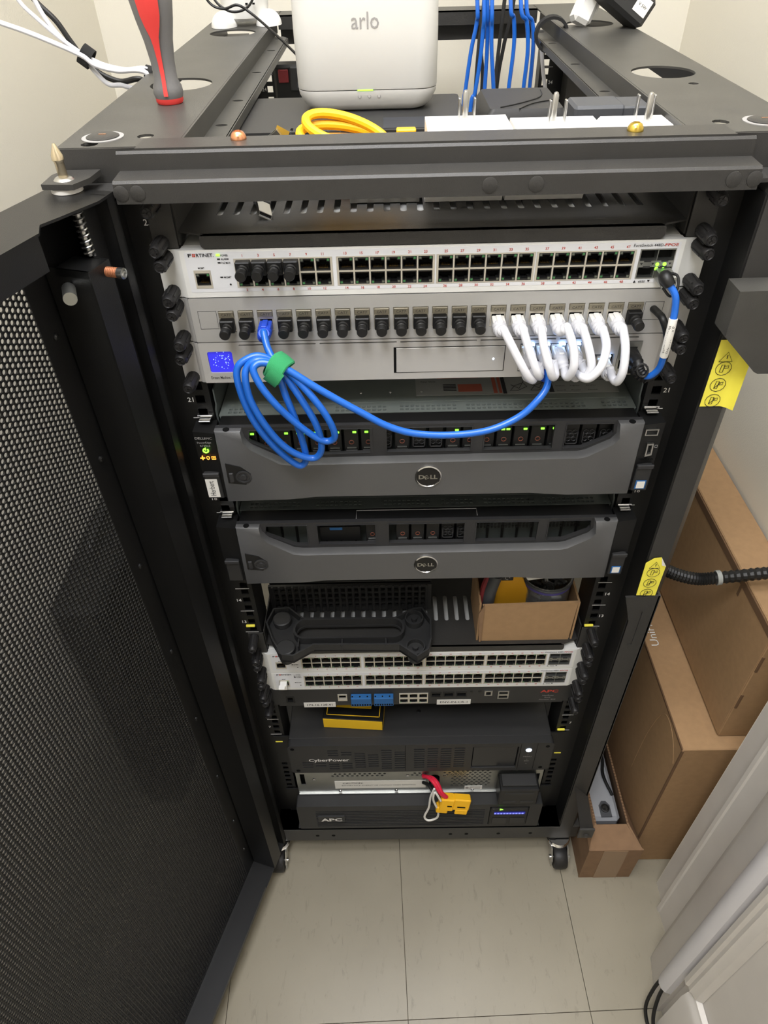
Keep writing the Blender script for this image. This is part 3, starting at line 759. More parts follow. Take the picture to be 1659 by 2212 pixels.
# ---- servers
def make_server(zb, label, top):
    t = thing('rack_server', label, 'server', (0, 0, zb), 'two unit servers with grey bezels')
    z = lambda d: zb+d
    part(t, 'chassis', B().box(-217, 217, 2, 680, z(1), z(86.6)), 'lid_dark')
    vents = []
    for x0, n in (((-209, 4), (-96, 10), (-28, 11), (42, 11), (107, 11), (184, 5)) if top else ((-206, 11), (-128, 10), (-48, 10), (20, 7), (70, 11), (140, 11))):
        for i in range(n):
            for y in (9, 15):
                if top and -192 < x0+i*5.55 < -100 and i < 0: continue
                vents.append(rrect(x0+i*5.55, x0+i*5.55+3.8, y-1.9, y+1.9, .9, 2))
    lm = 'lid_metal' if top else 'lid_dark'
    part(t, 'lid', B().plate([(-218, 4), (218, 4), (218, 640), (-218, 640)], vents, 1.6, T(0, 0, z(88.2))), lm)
    b = B(); b.box(-212, 212, 23, 24.6, z(88), z(89)); b.box(-180, -150, 28, 30, z(88), z(88.9))
    part(t, 'lid_ridge', b, lm, kind='stuff')
    b = B()
    for x in (-70, -38, -4): b.lathe([(1.6, 0), (1.2, 1)], T(x, 42, z(88.1)), 10)
    part(t, 'lid_screw', b, 'steel', kind='stuff')
    part(t, 'front_strip', B().box(-216, 216, -16, 4, z(82), z(87.8), .6), 'plastic_black')
    if top:
        lb = part(t, 'service_label', B().box(-10, 208, 34, 120, z(88.25), z(88.6)), 'label_grey', 'printed service diagram label')
        b = B()
        b.box(84, 88, 34.5, 100, z(88.6), z(88.8)); b.box(134, 139, 36, 100, z(88.6), z(88.8))
        b.text('Rear View', T(-4, 60, z(88.75)), 4.4, 16); b.text('Quick Resource Locator', T(141, 58, z(88.75)), 6.2, 62)
        for k in range(5): b.box(20, 34, 42+k*3, 43.5+k*3, z(88.6), z(88.8))
        for y in (38, 47):
            for x in (142, 158, 176): b.text(('System ID', 'Power', 'Health', 'Status', 'Lights', 'Info')[int(y > 40)*3+int((x-142)/16)], T(x, y, z(88.75)), 3.0, 10)
        for x in (92, 114):
            b.tube([(x, 40, z(88.7)), (x+6, 50, z(88.7)), (x+16, 56, z(88.7)), (x+19, 48, z(88.7)), (x+8, 40, z(88.7))], .35, 4, True)
            b.tube([(x+2, 52, z(88.7)), (x+10, 44, z(88.7)), (x+18, 62, z(88.7))], .35, 4)
        part(lb, 'diagram_print', b, 'ink_black', smooth=0)
        b = B(); b.box(36, 62, 40, 55, z(88.6), z(88.8)); b.box(14, 60, 68, 80, z(88.6), z(88.8)); b.box(74, 78, 36, 76, z(88.6), z(88.8)); b.box(80, 83, 36, 70, z(88.6), z(88.8))
        part(lb, 'diagram_red', b, 'label_rust', smooth=0)
    else:
        b = B(); b.tube([(-80, -15.9, z(88)), (-80, 0, z(88)), (60, 0, z(88)), (60, -12, z(88))], .5, 4); part(t, 'guide_line', b, 'ink_grey')
    # bezel with four windows
    o = (0, 0) if top else (0, 0)
    w1 = [(-184, z(88.4)), (-186, z(77)), (-183, z(73.4)), (-152, z(56.4)), (-143, z(55)), (-57, z(57)), (-57, z(88.4))]
    w2 = rect(-44, 46, z(57.5), z(88.4)); w3 = rect(57, 130, z(58), z(88.6))
    w4 = [(140, z(88.8)), (140, z(58)), (160, z(58.2)), (187, z(72)), (190, z(77)), (189, z(88.8))]
    if not top:
        w1a = [(-184, z(88.4)), (-186, z(77)), (-183, z(73.4)), (-152, z(56.4)), (-136, z(56)), (-136, z(88.4))]; wins = [w1a, rect(-126, -57, z(57), z(88.4)), w2, w3, w4]
    else: wins = [w1, w2, w3, w4]
    bz = part(t, 'bezel', B().plate([(-218, z(0)), (218, z(0)), (217, z(92)), (-217, z(92))], wins, 5, F(0, -24, 0)), 'bezel_dark')
    b = B()
    for w in wins:
        c = Vector((sum(p[0] for p in w)/len(w), sum(p[1] for p in w)/len(w)))
        inn = [tuple(c+(Vector(p)-c)*.965) for p in w]
        b.plate(w, [inn], 4, F(0, -25, 0))
    part(bz, 'window_rim', b, 'bezel_dark', kind='stuff')
    # bulging lower band with sloped ends
    up = [(-217, 92), (-190, 91.5), (-188.5, 80), (-182, 71), (-154, 53.6), (-143, 52), (156, 54), (164, 56), (188, 69), (193, 76), (191.5, 92), (217, 92)]
    lo = [(217, 2), (150, 3.4), (110, 7), (-120, 7), (-150, 4), (-217, 1)]
    outl = [(x, z(h)) for x, h in up]+[(x, z(h)) for x, h in lo]
    inn = []
    cc = [(-213, 88), (-192.5, 88.5), (-191, 79), (-184, 68), (-155, 50.4), (-143, 48.6), (156, 50.6), (165, 53), (190.5, 66), (196, 75), (194, 89), (213, 88), (213, 5), (150, 6.4), (110, 10), (-120, 10), (-150, 7), (-213, 5)]
    n = len(outl); vs = [(x, -24, h) for x, h in outl]+[(x, -33.2 if h < zb+60 else -29.5, h) for x, h in outl]
    yy = lambda x, h: -36 if abs(x) < 180 and h < 60 else (-31 if h > 80 else -34)
    cc = [((x+3*o_[0])/4, (h+3*(o_[1]-zb))/4) for (x, h), o_ in zip(cc, outl)]
    vs += [(x, yy(x, h), z(h)) for x, h in cc]
    fs = [(i, (i+1) % n, n+(i+1) % n, n+i) for i in range(n)]+[(n+i, n+(i+1) % n, 2*n+(i+1) % n, 2*n+i) for i in range(n)]
    r = delaunay_2d_cdt([Vector((x, h)) for x, h in cc], [(i, (i+1) % n) for i in range(n)], [list(range(n))], 2, 1e-5)
    mp = {}
    for i, og in enumerate(r[3]): mp[i] = og[0]
    fs += [tuple(2*n+mp[k] for k in q) for q in r[2]]
    b = B().add(vs, fs); part(bz, 'bezel_band', b, 'bezel_grey', smooth=50)
    b = B().lathe([(14.2, 0), (14.2, 1.6), (13, 2.2), (12.4, 1.4)], F(.5, -35.6, z(33.5)), 36); lg = part(bz, 'badge_ring', b, 'chrome')
    part(lg, 'badge_disc', B().lathe([(12.4, 0), (12.4, 1.5)], F(.5, -35.6, z(33.5)), 32), 'plastic_black')
    b = B(); b.text('D', F(-9.6, -37.4, z(30.9)), 7.6, 6.0, bold=.03); b.text('E', F(-2.4, -37.4, z(30.0)) @ RZ(28), 6.6, 4.6, bold=.01); b.text('LL', F(2.6, -37.4, z(30.9)), 7.6, 7.6, bold=.03)
    part(lg, 'badge_lettering', b, 'steel', smooth=0)
    b = B().plate([(-211.5, z(54)), (-196, z(49)), (-186, z(40)), (-185, z(30)), (-192, z(25)), (-212, z(28))], [circ(-194.6, z(36), 8.4, 24)], 1, F(0, -34.6, 0)); lk = part(bz, 'lock_recess', b, 'plastic_black')
    part(lk, 'lock_cylinder', B().lathe([(8.3, 0), (8.3, 2), (6.4, 2.2), (6, 1.2), (3.6, 1.2), (3.2, 2.4), (2, 2.4)], F(-194.6, -33.6, z(36)), 24), 'bezel_dark')
    part(lk, 'lock_slide', B().box(-209.6, -205, -36.4, -34, z(30), z(42), .6), 'bezel_dark')
    b = B()
    for x in (-205, 205): b.lathe([(3.4, 0), (3.4, .4)], T(x, -27.4, z(92.2)), 12)
    part(bz, 'top_hole', b, 'void', kind='stuff')
    # ears
    for sg in (-1, 1):
        e = part(t, 'control_ear', B().plate([(sg*218.6, -26), (sg*241.4, -22), (sg*241.4, -.8), (sg*218.6, -.8)], (), 85.6, T(0, 0, z(86.4))), 'plastic_black')
        part(e, 'release_latch', B().box(*sorted((sg*222, sg*239)), -28.6, -22.5, z(1.5), z(36), 1), 'plastic_dark')
        part(e, 'latch_lip', B().box(*sorted((sg*221.6, sg*239)), -31, -28, z(33), z(38), .6), 'bezel_dark')
    e = [c for c in t.children if c.name.startswith('control_ear')]
    e.sort(key=lambda o: o.data.vertices[0].co.x); le, re_ = e
    if top:
        b = B(); b.text('DELL', F(-239.5, -25.2, z(79)), 4, 9.4, bold=.02); b.text('EMC', F(-229.9, -25.8, z(79)), 4, 8); b.text('PowerEdge', F(-238, -25.8, z(74)), 3.4, 14.4); b.text('R730xd', F(-235.6, -25.8, z(70)), 3.4, 10.2)
        part(le, 'lettering', b, 'ink_grey', smooth=0)
        b = B().tube([(-230.9+2.6*math.cos(a*.45+2), -25.8, z(65)+2.6*math.sin(a*.45+2)) for a in range(12)], .9, 6); b.box(-231.4, -230.4, -26, -25.4, z(65), z(68.6)); part(le, 'power_symbol', b, 'led_green', 'lit green power symbol')
        b = B(); b.box(-238.6, -233.6, -26, -25, z(54.6), z(55.6)); b.box(-236.6, -235.5, -26, -25, z(53), z(58)); part(le, 'health_symbol', b, 'led_amber')
        b = B().tube([(-230.3+1.5*math.cos(a*.785), -25.8, z(55.5)+2*math.sin(a*.785)) for a in range(8)], .5, 5, True); part(le, 'disk_symbol', b, 'led_amber')
        b = B().tube([(-226.4, -25.8, z(53.6)), (-222.4, -25.8, z(53.6)), (-222.4, -25.8, z(57)), (-226.4, -25.8, z(57))], .45, 5, True); b.box(-225.4, -223.4, -26, -25.4, z(55), z(55.6)); part(le, 'temperature_symbol', b, 'led_amber')
        tg = part(le, 'name_tag', B().box(-238.2, -225.4, -29.4, -29, z(4.4), z(29.4)), 'label_paper', 'white tag with a handwritten style name')
        part(tg, 'tag_lettering', B().text('Herbert', F(-229.6, -29.6, z(7.0)) @ RZ(90), 8.4, 20), 'ink_black', smooth=0)
        b = B().plate(rect(221.5, 234.8, z(73.6), z(81.4)), [rect(222.7, 233.6, z(74.8), z(80.2))], 3, F(0, -26.8, 0)); part(re_, 'usb_port', b, 'steel')
        b = B().plate([(226.6, z(63.6)), (233.2, z(64)), (234, z(49)), (227, z(47))], [[(228, z(61.6)), (231.8, z(62)), (232.4, z(51)), (228.4, z(49.6))]], 3, F(0, -27.4, 0)); part(re_, 'video_port', b, 'steel')
        b = B()
        for k in range(8): b.box(223.6+k*1.8, 224.5+k*1.8, -26, -24.6, z(42), z(43))
        part(re_, 'ear_slots', b, 'void', kind='stuff')
        part(re_, 'screen_symbol', B().tube([(236, -24.6, z(57)), (238.6, -24.6, z(57)), (238.6, -24.6, z(60)), (236, -24.6, z(60))], .3, 4, True), 'ink_grey')
    st = part(re_, 'chip_sticker', B().box(224.6, 236, -29.4, -28.8, z(4.6), z(16.6), .2), 'blue_block')
    part(st, 'sticker_panel', B().box(226, 234.6, -29.7, -29.3, z(6), z(15.2)), 'label_paper')
    # drive carriers behind the windows
    cb = B(); cb.box(-7.6, 7.6, -14, 1, -36, 36, .5); cb.mi(1); cb.box(-6, 6, -15, -14, -16, -4, .3); cb.box(-6, 6, -16, -14, 8, 11, .3)
    cb.mi(2); cb.tube([(2.4*math.cos(a*.45), -14.3, 20+2.4*math.sin(a*.45)) for a in range(14)], .45, 5, True); cb.mi(3); cb.box(-5, 5, -15.2, -14, 12.6, 13.4)
    CM = cb.mesh('drive_carrier', V0, ['plastic_black', 'plastic_dark', 'ring_orange', 'steel_satin'])
    hb = B(); hb.box(-7.6, 7.6, -11, 1, -36, 36, .5); hb.mi(1); hb.tube([(-6, -13, 27), (-6, -14, 14), (-5, -14, 12.6), (5, -14, 12.6), (6, -14, 14), (6, -13, 27)], .7, 5)
    for q, (hx, hz) in enumerate(((-3, 17), (3, 17), (0, 21.5), (-3, 26), (3, 26))): hb.tube([(hx+2.6*math.cos(a*1.047+.52), -12, hz+2.6*math.sin(a*1.047+.52)) for a in range(6)], .4, 4, True)
    HM = hb.mesh('drive_blank', V0, ['plastic_black', 'bezel_dark'])
    kinds = {}
    for i in range(24): kinds[i] = 'c'
    if top:
        for i in (9, 11, 12, 22, 23, 20, 21): kinds[i] = 'h'
    else:
        for i in range(24): kinds[i] = None
        for i in (8, 10, 11, 12): kinds[i] = 'c'
        for i in (13, 14): kinds[i] = 'h'
    lx = []
    for i in range(24):
        x = -203+i*17.65
        if kinds[i]: inst(t, 'drive_carrier' if kinds[i] == 'c' else 'drive_blank', CM if kinds[i] == 'c' else HM, (x, -3, z(46)))
        if kinds[i] == 'c': lx.append(x)
    if top:
        lm_ = B().box(-1.9, 1.9, -.6, .5, -1, 1, .2).mesh('activity_light', V0, 'led_green')
        for k, x in enumerate(lx):
            inst(t, 'activity_light', lm_, (x+3.6, -17.6, z(79)))
            if k % 4 < 2: inst(t, 'activity_light', lm_, (x-1.6, -17.6, z(79)))
    else:
        part(t, 'empty_bay_cage', B().plate(rect(-210, 210, z(8), z(86)), [rect(-205+i*17.65, -190+i*17.65, z(12), z(82)) for i in range(23) if not kinds[i]], 30, F(0, 0, 0)), 'plastic_black')
        b = B()
        for r in range(6):
            for i in range(16): b.box(62+i*4.2, 64.6+i*4.2, -2, -1.4, z(58+r*4.5), z(61+r*4.5)); 
            for i in range(10): b.box(144+i*4.2, 146.6+i*4.2, -2, -1.4, z(58+r*4.5), z(61+r*4.5))
        part(t, 'vent_grid', b, 'plastic_dark', kind='stuff')
        tg = part(t, 'blue_tag', B().box(-112, -97, -14, -13, z(70), z(74), .4), 'blue_block')
        part(t, 'tag_bay', B().box(-124, -76, -13, -2, z(52), z(74), .4), 'plastic_black')
    # slide rails at either side
    for sg in (-1, 1):
        b = B(); b.plate([(sg*219, z(10)), (sg*221, z(10)), (sg*221, z(96)), (sg*219.5, z(102)), (sg*219.5, z(120)), (sg*218, z(120)), (sg*218, z(101)), (sg*219, z(95))], (), 600, F(0, 4, 0)); part(t, 'slide_rail', b, 'lid_dark')
        part(t, 'rail_clip', B().box(*sorted((sg*222, sg*238)), -6, -.5, z(93), z(95.4), .3), 'chrome')
        part(t, 'clip_tongue', B().box(*sorted((sg*224, sg*236)), -12, -1, z(90.6), z(92.2), .3), 'steel')
    return t
make_server(18*U, 'upper two unit server with green drive lights and a white name tag', True)
make_server(15*U, 'lower two unit server with dark unlit bezel windows', False)
# ---- cantilever shelves
def make_shelf(zs, label, front_n):
    t = thing('rack_shelf', label, 'shelf', (0, 0, zs-13), 'slotted black rack shelves')
    sl = [rrect(-190+i*15.2-3, -190+i*15.2+3, 40, 88, 2.9, 3) for i in range(26)]
    for r in range(1, 3): sl += [rrect(-195+i*17-3.4, -195+i*17+3.4, 126+r*90, 178+r*90, 3.3, 3) for i in range(24)]
    part(t, 'tray', B().plate([(-220, 4), (-200, -4), (200, -4), (220, 4), (220, 400), (-220, 400)], sl, 1.5, T(0, 0, zs)), 'rack_black')
    b = B().plate(rrect(-200, 200, zs-12.4, zs-.1, 4), (), 2, F(0, -6, 0)); b.box(-199, 199, -6, -2, zs-1.5, zs-.1); part(t, 'front_lip', b, 'rack_black')
    for sg in (-1, 1):
        part(t, 'side_wall', B().plate([(3, zs-12), (400, zs-12), (400, zs-2), (120, zs+24), (3, zs+30)], (), 1.5, Matrix(((0, 0, 1, sg*220+.75), (1, 0, 0, 0), (0, 1, 0, 0), (0, 0, 0, 1)))), 'rack_black')
        part(t, 'mounting_ear', B().box(*sorted((sg*220, sg*241)), -2.6, -.6, zs-12.5, zs+30.5), 'rack_black')
    knobs(t, (zs-6.8, zs+25))
    return t
S1 = 24*U+13; S2 = 11*U+13
make_shelf(S1, 'upper black slotted shelf behind the top beam, holding adapters and cables', 0)
make_shelf(S2, 'lower black slotted shelf holding a plastic stand and small carton', 0)
# ---- environment monitor
MZ = 8*U
t = thing('environment_monitor', 'dark grey one unit monitoring appliance with blue terminal blocks', 'monitor', (0, 0, MZ))
part(t, 'chassis', B().box(-218, 218, 2, 250, MZ+1, MZ+43.4), 'plastic_dark')
hs = [rect(-206, -193, MZ+9, MZ+26), rect(-126.5, -112, MZ+13.4, MZ+30), rect(-33, 11.4, MZ+4, MZ+31)]+[rect(x, x+17, MZ+18, MZ+32) for x in (15, 34, 53.4)]+[rect(96.5, 108.8, MZ+21, MZ+34), rect(117, 134, MZ+13, MZ+33)]
part(t, 'faceplate', B().plate(rect(-218, 218, MZ+.8, MZ+43.6), hs, 4, F(0, -5, 0)), 'plastic_dark')
for sg in (-1, 1): part(t, 'mounting_ear', B().box(*sorted((sg*218, sg*241)), -3, -1, MZ+1, MZ+43.4), 'plastic_dark')
knobs(t, (MZ+6.35, MZ+38.1))
part(t, 'power_inlet', B().plate(rect(-205.8, -193.2, MZ+9.2, MZ+25.8), [rect(-203.6, -195.4, MZ+12, MZ+23)], 4, F(0, -5.4, 0)), 'plastic_black')
part(t, 'port_void', B().box(-207, 140, -.6, .2, MZ+3, MZ+36), 'void')
b = B().plate(rect(-126.4, -112.1, MZ+13.5, MZ+29.9), [rect(-124.6, -114, MZ+17, MZ+28)], 4, F(0, -6, 0)); part(t, 'network_port', b, 'nickel')
for x0, x1 in ((-106, -75), (-71, -41.6)):
    b = B(); b.box(x0, x1, -14, -4.8, MZ+10.5, MZ+30.6, .6)
    o = part(t, 'terminal_block', b, 'blue_block', 'blue screw terminal block')
    b = B()
    for k in range(8):
        x = x0+2.2+k*(x1-x0-4.4)/7; b.box(x-1.1, x+1.1, -14.3, -13.9, MZ+12.5, MZ+16.5)
        if k % 3 == 0: b.lathe([(1.2, 0), (1.2, .3)], T(x, -10, MZ+30.6), 8)
    part(o, 'terminal_slots', b, 'void', kind='stuff')
cols = [-25.6, -10.9, 3.8]
b = B().plate(rect(-32.8, 11.2, MZ+4.2, MZ+30.8), [rect(c-5.8, c+5.8, MZ+z-4.6, MZ+z+4.6) for c in cols for z in (24, 11)], 4, F(0, -6, 0)); part(t, 'sensor_cage', b, 'nickel')
sj = jack_mesh('sensor_port', 11.4, 9.0)
for c in cols: inst(t, 'sensor_port', JACK, (c, -5.2, MZ+24)); inst(t, 'sensor_port', JACK, (c, -5.2, MZ+11), (0, math.pi, 0))
for x in (15, 34, 53.4):
    part(t, 'relay_port', B().plate(rect(x+.2, x+16.8, MZ+18.2, MZ+31.8), [rect(x+2, x+15, MZ+21, MZ+29)], 4, F(0, -5.6, 0)), 'plastic_black')
for x in (77.5, 89.6): part(t, 'indicator', B().lathe([(2.4, 0), (2.2, 1)], F(x, -5, MZ+32), 12), 'plastic_black')
part(t, 'console_port', B().plate(rect(96.7, 108.6, MZ+21.2, MZ+33.8), [rect(99, 106.4, MZ+23.6, MZ+31)], 3, F(0, -5.8, 0)), 'steel')
part(t, 'usb_port', B().plate(rect(117.2, 133.8, MZ+13.2, MZ+32.8), [rect(119, 132, MZ+15, MZ+20.6), rect(119, 132, MZ+25, MZ+30.6)], 3, F(0, -5.8, 0)), 'steel')
for k, (x0, x1, s, z0) in enumerate(((-180, -131, '172.16.128.41', -3), (25, 77, 'ENV-IN-CR-1', -.6))):
    o = part(t, 'address_label', B().box(x0, x1, -5.6, -5.1, MZ+z0, MZ+z0+12.6), 'label_paper', ('white strip printed with an address', 'white strip printed with a unit name')[k])
    part(o, 'label_lettering', B().text(s, F((x0+x1)/2, -5.75, MZ+z0+4), 7, x1-x0-10, 'CENTER', .01), 'ink_black', smooth=0)
part(t, 'brand_lettering', B().text('APC', F(181, -5.2, MZ+27.4), 9, 27, bold=.03), 'ink_red', smooth=0)
b = B().text('NetBotz', F(194, -5.2, MZ+18), 4.6, 17, 'CENTER'); b.text('Rack', F(194, -5.2, MZ+12.6), 4.6, 9, 'CENTER'); b.text('Monitor 550', F(194, -5.2, MZ+7), 4.6, 25, 'CENTER'); part(t, 'model_lettering', b, 'ink_grey', smooth=0)
# ---- upper power supply (bezel, touch panel)
Z0 = 4*U; yb = -22
t = thing('power_backup_unit', 'black two unit power backup with louvred bezel and dark screen', 'power backup', (0, 0, Z0))
part(t, 'chassis', B().box(-214, 214, -7.8, 470, Z0+1, Z0+87.4, 1), 'plastic_dark')
lou = []
random.seed(3)
for c, (x, n, o_) in enumerate(((-196, 5, 12), (-174, 3, 20), (-152, 9, 0), (-130, 8, 3), (-108, 7, 8), (-86, 6, 14), (-64, 9, -2), (-42, 8, 1), (-10, 9, 2), (12, 9, 4), (34, 9, 2), (56, 9, 6))):
    for r in range(n):
        z = Z0+12+o_*.5+r*7.2
        if z > Z0+80: continue
        if -192 < x+8 < -112 and 33 < z-Z0 < 52: continue
        lou.append(rrect(x, x+18, z, z+3.8, 1.8, 2))
hsc = rect(86, 161, Z0+10, Z0+77)
part(t, 'bezel', B().plate(rrect(-216, 217, Z0+.8, Z0+87.6, 7), lou+[hsc], 14, F(0, yb, 0)), 'plastic_dark')
part(t, 'louvre_void', B().box(-210, 210, -8.8, -7.7, Z0+4, Z0+84), 'void')
part(t, 'screen', B().box(87, 160, -20, -10, Z0+11, Z0+76, 1), 'screen_dark')
b = B(); b.box(-24.2, -23.4, yb-.2, yb+.5, Z0+4, Z0+86); b.box(163.6, 164.4, yb-.2, yb+.5, Z0+4, Z0+86); b.box(190, 190.6, yb-.2, yb+.5, Z0+4, Z0+86); part(t, 'panel_seam', b, 'void', kind='stuff')
part(t, 'power_button', B().lathe([(5, 0), (4.6, .8)], F(177.5, yb, Z0+66), 18), 'led_white', 'lit white power button')
b = B()
for dz, s in ((50, '^'), (44, 'MENU'), (36, 'v'), (30, 'ESC'), (22, 'o')): b.text(s, F(177.5, yb-.2, Z0+dz), 5, align='CENTER')
part(t, 'key_lettering', b, 'ink_grey', smooth=0)
part(t, 'brand_lettering', B().text('CyberPower', F(-184, yb-.2, Z0+38.6), 12, 67, bold=.016), 'ink_white', smooth=0)
b = B()
for x, z in ((-208, 78), (-205, 9), (207, 77), (203, 10)): b.lathe([(3.4, 0), (3.4, .3)], F(x, yb-.1, Z0+z), 12)
part(t, 'bezel_hole', b, 'void', kind='stuff')
b = B()
for x, y in ((-190, 60), (0, 40), (190, 62), (40, 130)): b.lathe([(4, 0), (3, .6)], T(x, y, Z0+87.4), 12)
part(t, 'lid_screw', b, 'plastic_black', kind='stuff')
for sg in (-1, 1): part(t, 'mounting_ear', B().box(*sorted((sg*214.2, sg*240)), -3, -1, Z0+2, Z0+86), 'plastic_black')
# ---- battery unit without its bezel
B0 = 2*U
t = thing('battery_unit', 'bare silver metal battery unit with caution strip and exposed leads', 'battery unit', (0, 0, B0))
hs = []
for x0, n in ((-150, 11), (-12, 11)):
    for r in range(2): hs += [circ(x0+i*8.6+(4.3 if r else 0), B0+62+r*6.6, 2.4, 10) for i in range(n)]
for r in range(9): hs += [circ(58+i*8.6+(4.3 if r % 2 else 0), B0+24+r*6.2, 2.4, 10) for i in range(8)]
hs.append(rect(-207, -199, B0+32, B0+70)); hs.append(rect(203, 209, B0+28, B0+62))
hs.append(rrect(-16+34, 2+34, B0+22, B0+62, 8.9))
hs = [h for h in hs if not (min(p[0] for p in h) < 40 and max(p[0] for p in h) > 12 and len(h) == 10)]
part(t, 'front_panel', B().plate(rect(-214, 214, B0+1, B0+87.6), hs, 2, F(0, -14, 0)), 'steel_satin')
part(t, 'chassis', B().box(-213, 213, -2, 420, B0+.8, B0+87.8), 'void')
part(t, 'bottom_flange', B().box(-213.6, 213.6, -16.5, -12, B0+1, B0+2.2), 'steel')
o = part(t, 'caution_label', B().box(-148, 12, -14.6, -14, B0+18, B0+44), 'label_paper', 'white caution strip')
b = B().text('CAUTION:', F(-134, -14.8, B0+35), 6, 36, bold=.01); b.text('BATTERY PACK IS HEAVY USE CAUTION WHEN REMOVING', F(-136, -14.8, B0+27.5), 4.4, 130); part(o, 'label_lettering', b, 'ink_black', smooth=0)
o = part(t, 'data_label', B().box(81, 112, -14.8, -14, B0+10, B0+21), 'label_paper')
b = B()
for k in range(3): b.box(90, 109, -15, -14.7, B0+12+k*3, B0+13.2+k*3)
b.box(83, 88, -15, -14.7, B0+12, B0+19); part(o, 'label_print', b, 'ink_grey', smooth=0)
b = B()
for x, z in ((-183, 52), (-140, 8), (-40, 8), (95, 8), (-20, 62), (44, 58)): b.lathe([(3, 0), (2.6, 1.4), (1, 1.6)], F(x, -14, B0+z), 12)
part(t, 'panel_screw', b, 'chrome', kind='stuff')
o = part(t, 'panel_holder', B().box(136, 203, -46, -14.2, B0+14, B0+66, 2), 'plastic_black', 'black plastic panel housing hanging at the right')
b = B(); b.box(144, 166, -46.6, -45, B0+22, B0+27); b.box(174, 196, -46.6, -45, B0+22, B0+27); b.box(146, 194, -46.6, -45, B0+52, B0+56); part(o, 'holder_slots', b, 'plastic_dark', kind='stuff')
part(o, 'holder_top', B().box(140, 199, -40, -18, B0+66, B0+72, 1), 'plastic_dark')
part(t, 'lead_socket', B().lathe([(7, 0), (7, 8), (5.4, 10)], F(27, -14, B0+46), 16), 'plastic_black')
part(t, 'lead_socket', B().lathe([(7, 0), (7, 6), (5.4, 8)], F(27, -14, B0+32), 16), 'plastic_black')
pl = thing('battery_connector', 'yellow battery connector dangling on red leads and a white loop', 'connector', (75, -52, 60))
Q = lambda x, y, Y: at_y(x, y, Y)
b = B(); Mx = Matrix.Translation(Q(982, 1733, -46)) @ RY(10) @ RX(-14)
b.box(-27, -2, -9, 9, -14, 14, 2, Mx); b.box(-4, 26, -8, 8, -11, 15, 2, Mx); b.box(-30, -10, -7, 7, -22, -8, 1.5, Mx); b.box(2, 24, -8.6, -6, -20, -9, 1.2, Mx)
hb = part(pl, 'housing', b, 'yellow_plastic')
b = B(); b.box(-14, -6, -9.5, -8.5, -2, 1, 0, Mx); b.box(4, 18, -8.6, -7.6, -3, -1, 0, Mx); part(hb, 'housing_slot', b, 'void', kind='stuff')
for k, dx in enumerate((0, 7)):
    P = [Q(914, 1676, -16)+Vector((0, 0, -dx*.3)), Q(926+dx, 1680, -24), Q(938+dx, 1692, -34), Q(950+dx*.6, 1712, -44), Q(962+dx*.4, 1722, -46)]
    part(pl, 'red_lead', B().tube(spline(P, 6), 3.3, 10), 'red_wire')
P = [Q(914, 1690, -16), Q(925, 1695, -24), Q(932, 1704, -32), Q(938, 1716, -40), Q(958, 1728, -46)]
part(pl, 'black_lead', B().tube(spline(P, 6), 3.0, 10), 'plastic_black')
P = [Q(938, 1704, -44), Q(930, 1722, -46), Q(926, 1745, -47), Q(917, 1764, -48), Q(926, 1772, -50), Q(944, 1766, -51), Q(946, 1750, -52), Q(936, 1728, -53), Q(940, 1712, -53), Q(952, 1730, -54)]
part(pl, 'white_loop', B().tube(spline(P, 6), 1.9, 8), 'paper_white')
# ---- bottom power backup
t = thing('power_backup_unit', 'lowest black two unit power backup with ribbed grille and blue lit display', 'power backup', (0, 0, 0))
part(t, 'chassis', B().box(-216, 216, -16, 480, .6, 87.6, 1), 'plastic_dark')
rb = [rect(-186, 118, 10+k*6.2, 13.4+k*6.2) for k in range(10)]
part(t, 'bezel', B().plate(rrect(-218, 218, .8, 87.4, 2), rb+[rect(126, 196, 10, 78)], 22, F(0, -38, 0)), 'plastic_dark')
part(t, 'grille_void', B().box(-190, 121, -31, -30, 6, 76), 'plastic_black')
part(t, 'display_panel', B().box(127, 195, -41, -20, 11, 77, 2), 'plastic_black')
o = part(t, 'display_strip', B().box(134, 189, -42, -41, 57, 65), 'screen_blue', 'lit blue status strip')
b = B()
for k in range(10): b.box(134+k*5.4, 137.6+k*5.4, -42.3, -42, 59, 62.5)
part(o, 'display_text', b, 'led_blue', smooth=0, kind='stuff')
part(t, 'status_light', B().plate([(143, 72), (149, 74.5), (143, 77)], (), 1, F(0, -41.6, 0)), 'led_green')
b = B(); b.box(132, 158, -42, -41, 22, 42, .4); b.box(164, 190, -42, -41, 22, 42, .4); part(t, 'display_keys', b, 'plastic_dark', kind='stuff')
part(t, 'brand_lettering', B().text('APC', F(-177, -41.5, 38), 15, 38, bold=.035), 'ink_white', smooth=0)
part(t, 'brand_plate', B().box(-182, -134, -41, -37, 32, 54), 'plastic_dark')
for sg in (-1, 1): part(t, 'mounting_ear', B().box(*sorted((sg*218, sg*240)), -3, -1, 3, 85), 'plastic_black')
